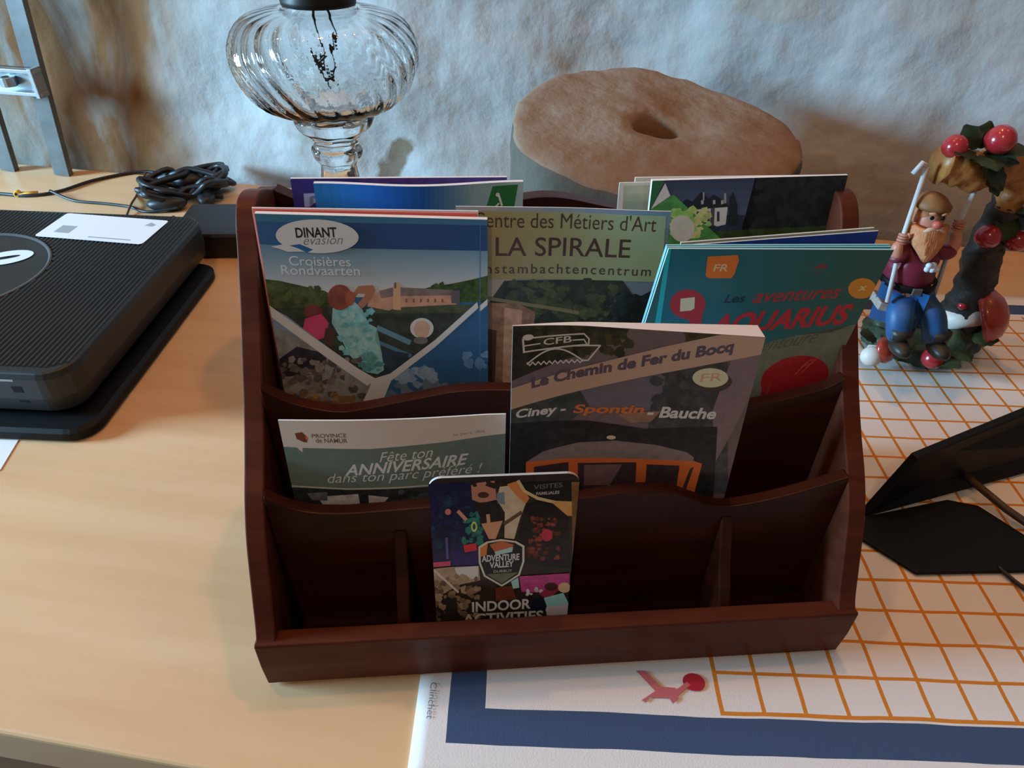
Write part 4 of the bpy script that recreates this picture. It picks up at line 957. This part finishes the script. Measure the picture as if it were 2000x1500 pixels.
# the gnome himself
skin = mat('painted_skin', (.55, .22, .14), .45)
def skinned(name, nodes, edges, mt, parent, sub=2):
    nodes = [(x-.002, y, z+.007*min(1, max(0, (z-.09)/.03)), r) if False else (.371+(x-.384)*1.15, .606+(y-.606)*1.15, z+.008*min(1, max(0, (z-.085)/.03)), r*1.22) for x, y, z, r in nodes]
    me = bpy.data.meshes.new(name); me.from_pydata([L_(n[:3]) for n in nodes], edges, [])
    o = bpy.data.objects.new(name, me); COL.objects.link(o); o.parent = parent; me.materials.append(mt)
    sk = o.modifiers.new('flesh', 'SKIN'); sb = o.modifiers.new('round', 'SUBSURF'); sb.levels = sb.render_levels = sub
    for i, n in enumerate(nodes):
        v = me.skin_vertices[0].data[i]; v.radius = (n[3], n[3]); v.use_root = i == 0
    sk.use_smooth_shade = True
    return o
B = [(.388, .609, .084, .0155), (.385, .608, .098, .0160), (.382, .607, .113, .0160), (.3815, .606, .127, .0125), (.381, .605, .136, .0070), (.381, .604, .149, .0105), (.381, .604, .160, .0105), (.380, .605, .168, .0075),
     (.3690, .602, .1290, .0062), (.3610, .594, .1255, .0054), (.3590, .594, .1330, .0046), (.3605, .5965, .1400, .0040),
     (.394, .605, .128, .0062), (.4050, .600, .127, .0054), (.4085, .603, .138, .0046), (.4070, .6065, .1480, .0040),
     (.381, .596, .082, .0085), (.376, .582, .081, .0076), (.378, .578, .064, .0062), (.379, .576, .052, .0054),
     (.397, .597, .082, .0085), (.405, .584, .080, .0076), (.409, .580, .062, .0062), (.411, .578, .050, .0054)]
Ed = [(0,1),(1,2),(2,3),(3,4),(4,5),(5,6),(6,7),(3,8),(8,9),(9,10),(10,11),(3,12),(12,13),(13,14),(14,15),(0,16),(16,17),(17,18),(18,19),(0,20),(20,21),(21,22),(22,23)]
body = skinned('gnome_body', B, Ed, skin, gn)
jk = mat('jacket_red', (.20, .018, .035), .45, col2=(.13, .012, .03), nscale=50)
J = [(.387, .6085, .092, .0195), (.384, .6078, .104, .0200), (.381, .607, .116, .0195), (.379, .606, .1285, .0155), (.3690, .602, .1290, .0078), (.3612, .5945, .1255, .0070), (.3595, .5942, .1290, .0062), (.394, .605, .1285, .0078), (.4050, .600, .1270, .0070), (.4075, .602, .1340, .0062)]
skinned('jacket', J, [(0,1),(1,2),(2,3),(3,4),(4,5),(5,6),(3,7),(7,8),(8,9)], jk, body)
T = [(.389, .608, .0845, .0175), (.381, .597, .0830, .0115), (.376, .5825, .0815, .0112), (.378, .5782, .064, .0098), (.379, .5765, .055, .0088), (.397, .598, .0830, .0115), (.405, .5845, .0805, .0112), (.409, .5803, .062, .0098), (.411, .5785, .053, .0088)]
skinned('trousers', T, [(0,1),(1,2),(2,3),(3,4),(0,5),(5,6),(6,7),(7,8)], mat('trouser_blue', (.012, .045, .13), .5, col2=(.02, .10, .25), nscale=45), body)
bt = mat('boot_brown', (.022, .016, .010), .45)
for x, y, z in ((.379, .5775, .056), (.411, .5790, .054)):
    bm = bmesh.new(); tube(bm, [L_(p) for p in ((x, y+.001, z+.012), (x, y, z+.002))], [.0092, .0082], 12); blob(bm, L_((x, y-.006, z-.003)), (.0080, .0140, .0072), 2); link('boot', bm, bt, body, True)
bm = bmesh.new(); lathe(bm, [(.0195, -.003), (.0212, -.003), (.0212, .003), (.0195, .003)], 28, L_((.3855, .608, .1005)), close=True); link('belt', bm, black_gloss, body, True)
bm = bmesh.new(); box(bm, tuple(L_((.3800, .5855, .0970))), tuple(L_((.3875, .5872, .1035)))); link('buckle', bm, mat('buckle_grey', (.3, .3, .32), .3, metal=.8), body, bevel=.0006)
hair = mat('ginger_hair', (.46, .13, .035), .6, col2=(.66, .30, .14), nscale=80, bump=.6, bscale=160, bdist=.002)
bm = bmesh.new()
for k in range(26):
    a = R(-175+170*k/25); x = .3785+.0150*math.cos(a); y = .604+.0135*math.sin(a); ln = .016+.012*max(0, -math.sin(a))**2
    tube(bm, [L_(p) for p in spline([(x, y, .1535), (x*.9+.0379, y-.004, .1535-ln*.5), (.3785+(x-.3785)*.55, y-.006, .1535-ln)], 4)], [.0040]*4+[.0036]*3+[.0024, .0012], 7, lump=.2)
link('beard', bm, hair, body, True)
bm = bmesh.new(); blob(bm, L_((.3785, .609, .162)), (.0150, .0120, .0140), 3, None, .12, 160); link('hair', bm, hair, body, True)
bm = bmesh.new()
for sx in (-1, 1): tube(bm, [L_(p) for p in spline([(.3785, .5895, .1545), (.3785+sx*.006, .5890, .1535), (.3785+sx*.0115, .5915, .1500)], 5)], [.0022]*6+[.0020, .0018, .0015, .0011, .0006], 8)
link('moustache', bm, mat('pale_moustache', (.60, .42, .30), .6), body, True)
bm = bmesh.new(); blob(bm, L_((.3785, .5895, .1585)), (.0042, .0042, .0038), 2); link('nose', bm, mat('nose_pink', (.55, .13, .09), .4), body, True)
for sx in (-1, 1):
    bm = bmesh.new(); blob(bm, L_((.3785+sx*.0048, .5922, .1635)), (.0019, .0013, .0019), 2); link('eye', bm, black_gloss, body, True)
    bm = bmesh.new(); blob(bm, L_((.3785+sx*.0127, .604, .1585)), (.0022, .0030, .0042), 2); link('ear', bm, skin, body, True)
    bm = bmesh.new(); tube(bm, [L_(p) for p in ((.3785+sx*.0022, .5915, .1668), (.3785+sx*.0050, .5912, .1680), (.3785+sx*.0080, .5935, .1668))], .0012, 6); link('eyebrow', bm, hair, body, True)
bm = bmesh.new(); lathe(bm, [(.0, .006), (.0128, .0), (.0155, -.001), (.0160, .002), (.0135, .005), (.0112, .008), (.0075, .0105), (.003, .012), (0, .0123)], 26)
for v in bm.verts: v.co = Vector((v.co.x-.25*max(0, v.co.z)**1, v.co.y, v.co.z)) + L_((.3785, .606, .1690))
link('hat', bm, mat('hat_brown', (.10, .055, .015), .6, col2=(.34, .15, .05), nscale=70), body, True)
for ch in [c for c in COL.objects if c.parent == body]:
    nm_ = ch.name.split('.')[0]
    if nm_ in ('jacket', 'trousers'): continue
    hd_ = nm_ in ('beard', 'hair', 'moustache', 'nose', 'eye', 'ear', 'eyebrow', 'hat')
    c_ = L_((.3785, .604, .157)) if hd_ else L_((.384, .606, .084))
    S_ = Matrix.Diagonal((.98, 1.0, 1.02, 1)) if hd_ else Matrix.Diagonal((1.18, 1.18, 1.05, 1))
    ch.data.transform(Matrix.Translation(c_+Vector((-.0115 if hd_ else -.0135, -.001, .009 if hd_ else .003))) @ S_ @ Matrix.Translation(-c_))
for hx, hy, hz, sx in ((.3462, .5955, .1515, -1), (.3985, .6080, .1600, 1)):
    bm = bmesh.new()
    for k in range(4):
        z = hz+.0035-.0026*k
        tube(bm, [L_(p) for p in spline([(hx-sx*.0038, hy+.0025, z), (hx-sx*.0012, hy-.0036, z), (hx+sx*.0030, hy-.0030, z), (hx+sx*.0040, hy+.0008, z-.0005)], 3)], [.00125-.0001*(k == 3)]*10, 6)
    tube(bm, [L_(p) for p in ((hx-sx*.003, hy, hz-.002), (hx-sx*.0036, hy-.0038, hz+.003), (hx-sx*.001, hy-.0046, hz+.006))], [.0018, .0015, .0011], 6)
    link('hand_fingers', bm, skin, body, True)
bm = bmesh.new()
for k in range(5): blob(bm, L_((.3735+.0042*(k % 3), .5865-.001*(k % 2), .1255+.004*(k // 3))), (.0032, .0026, .0030), 2)
link('neckcloth', bm, mat('cloth_white', (.65, .68, .75), .6), body, True)
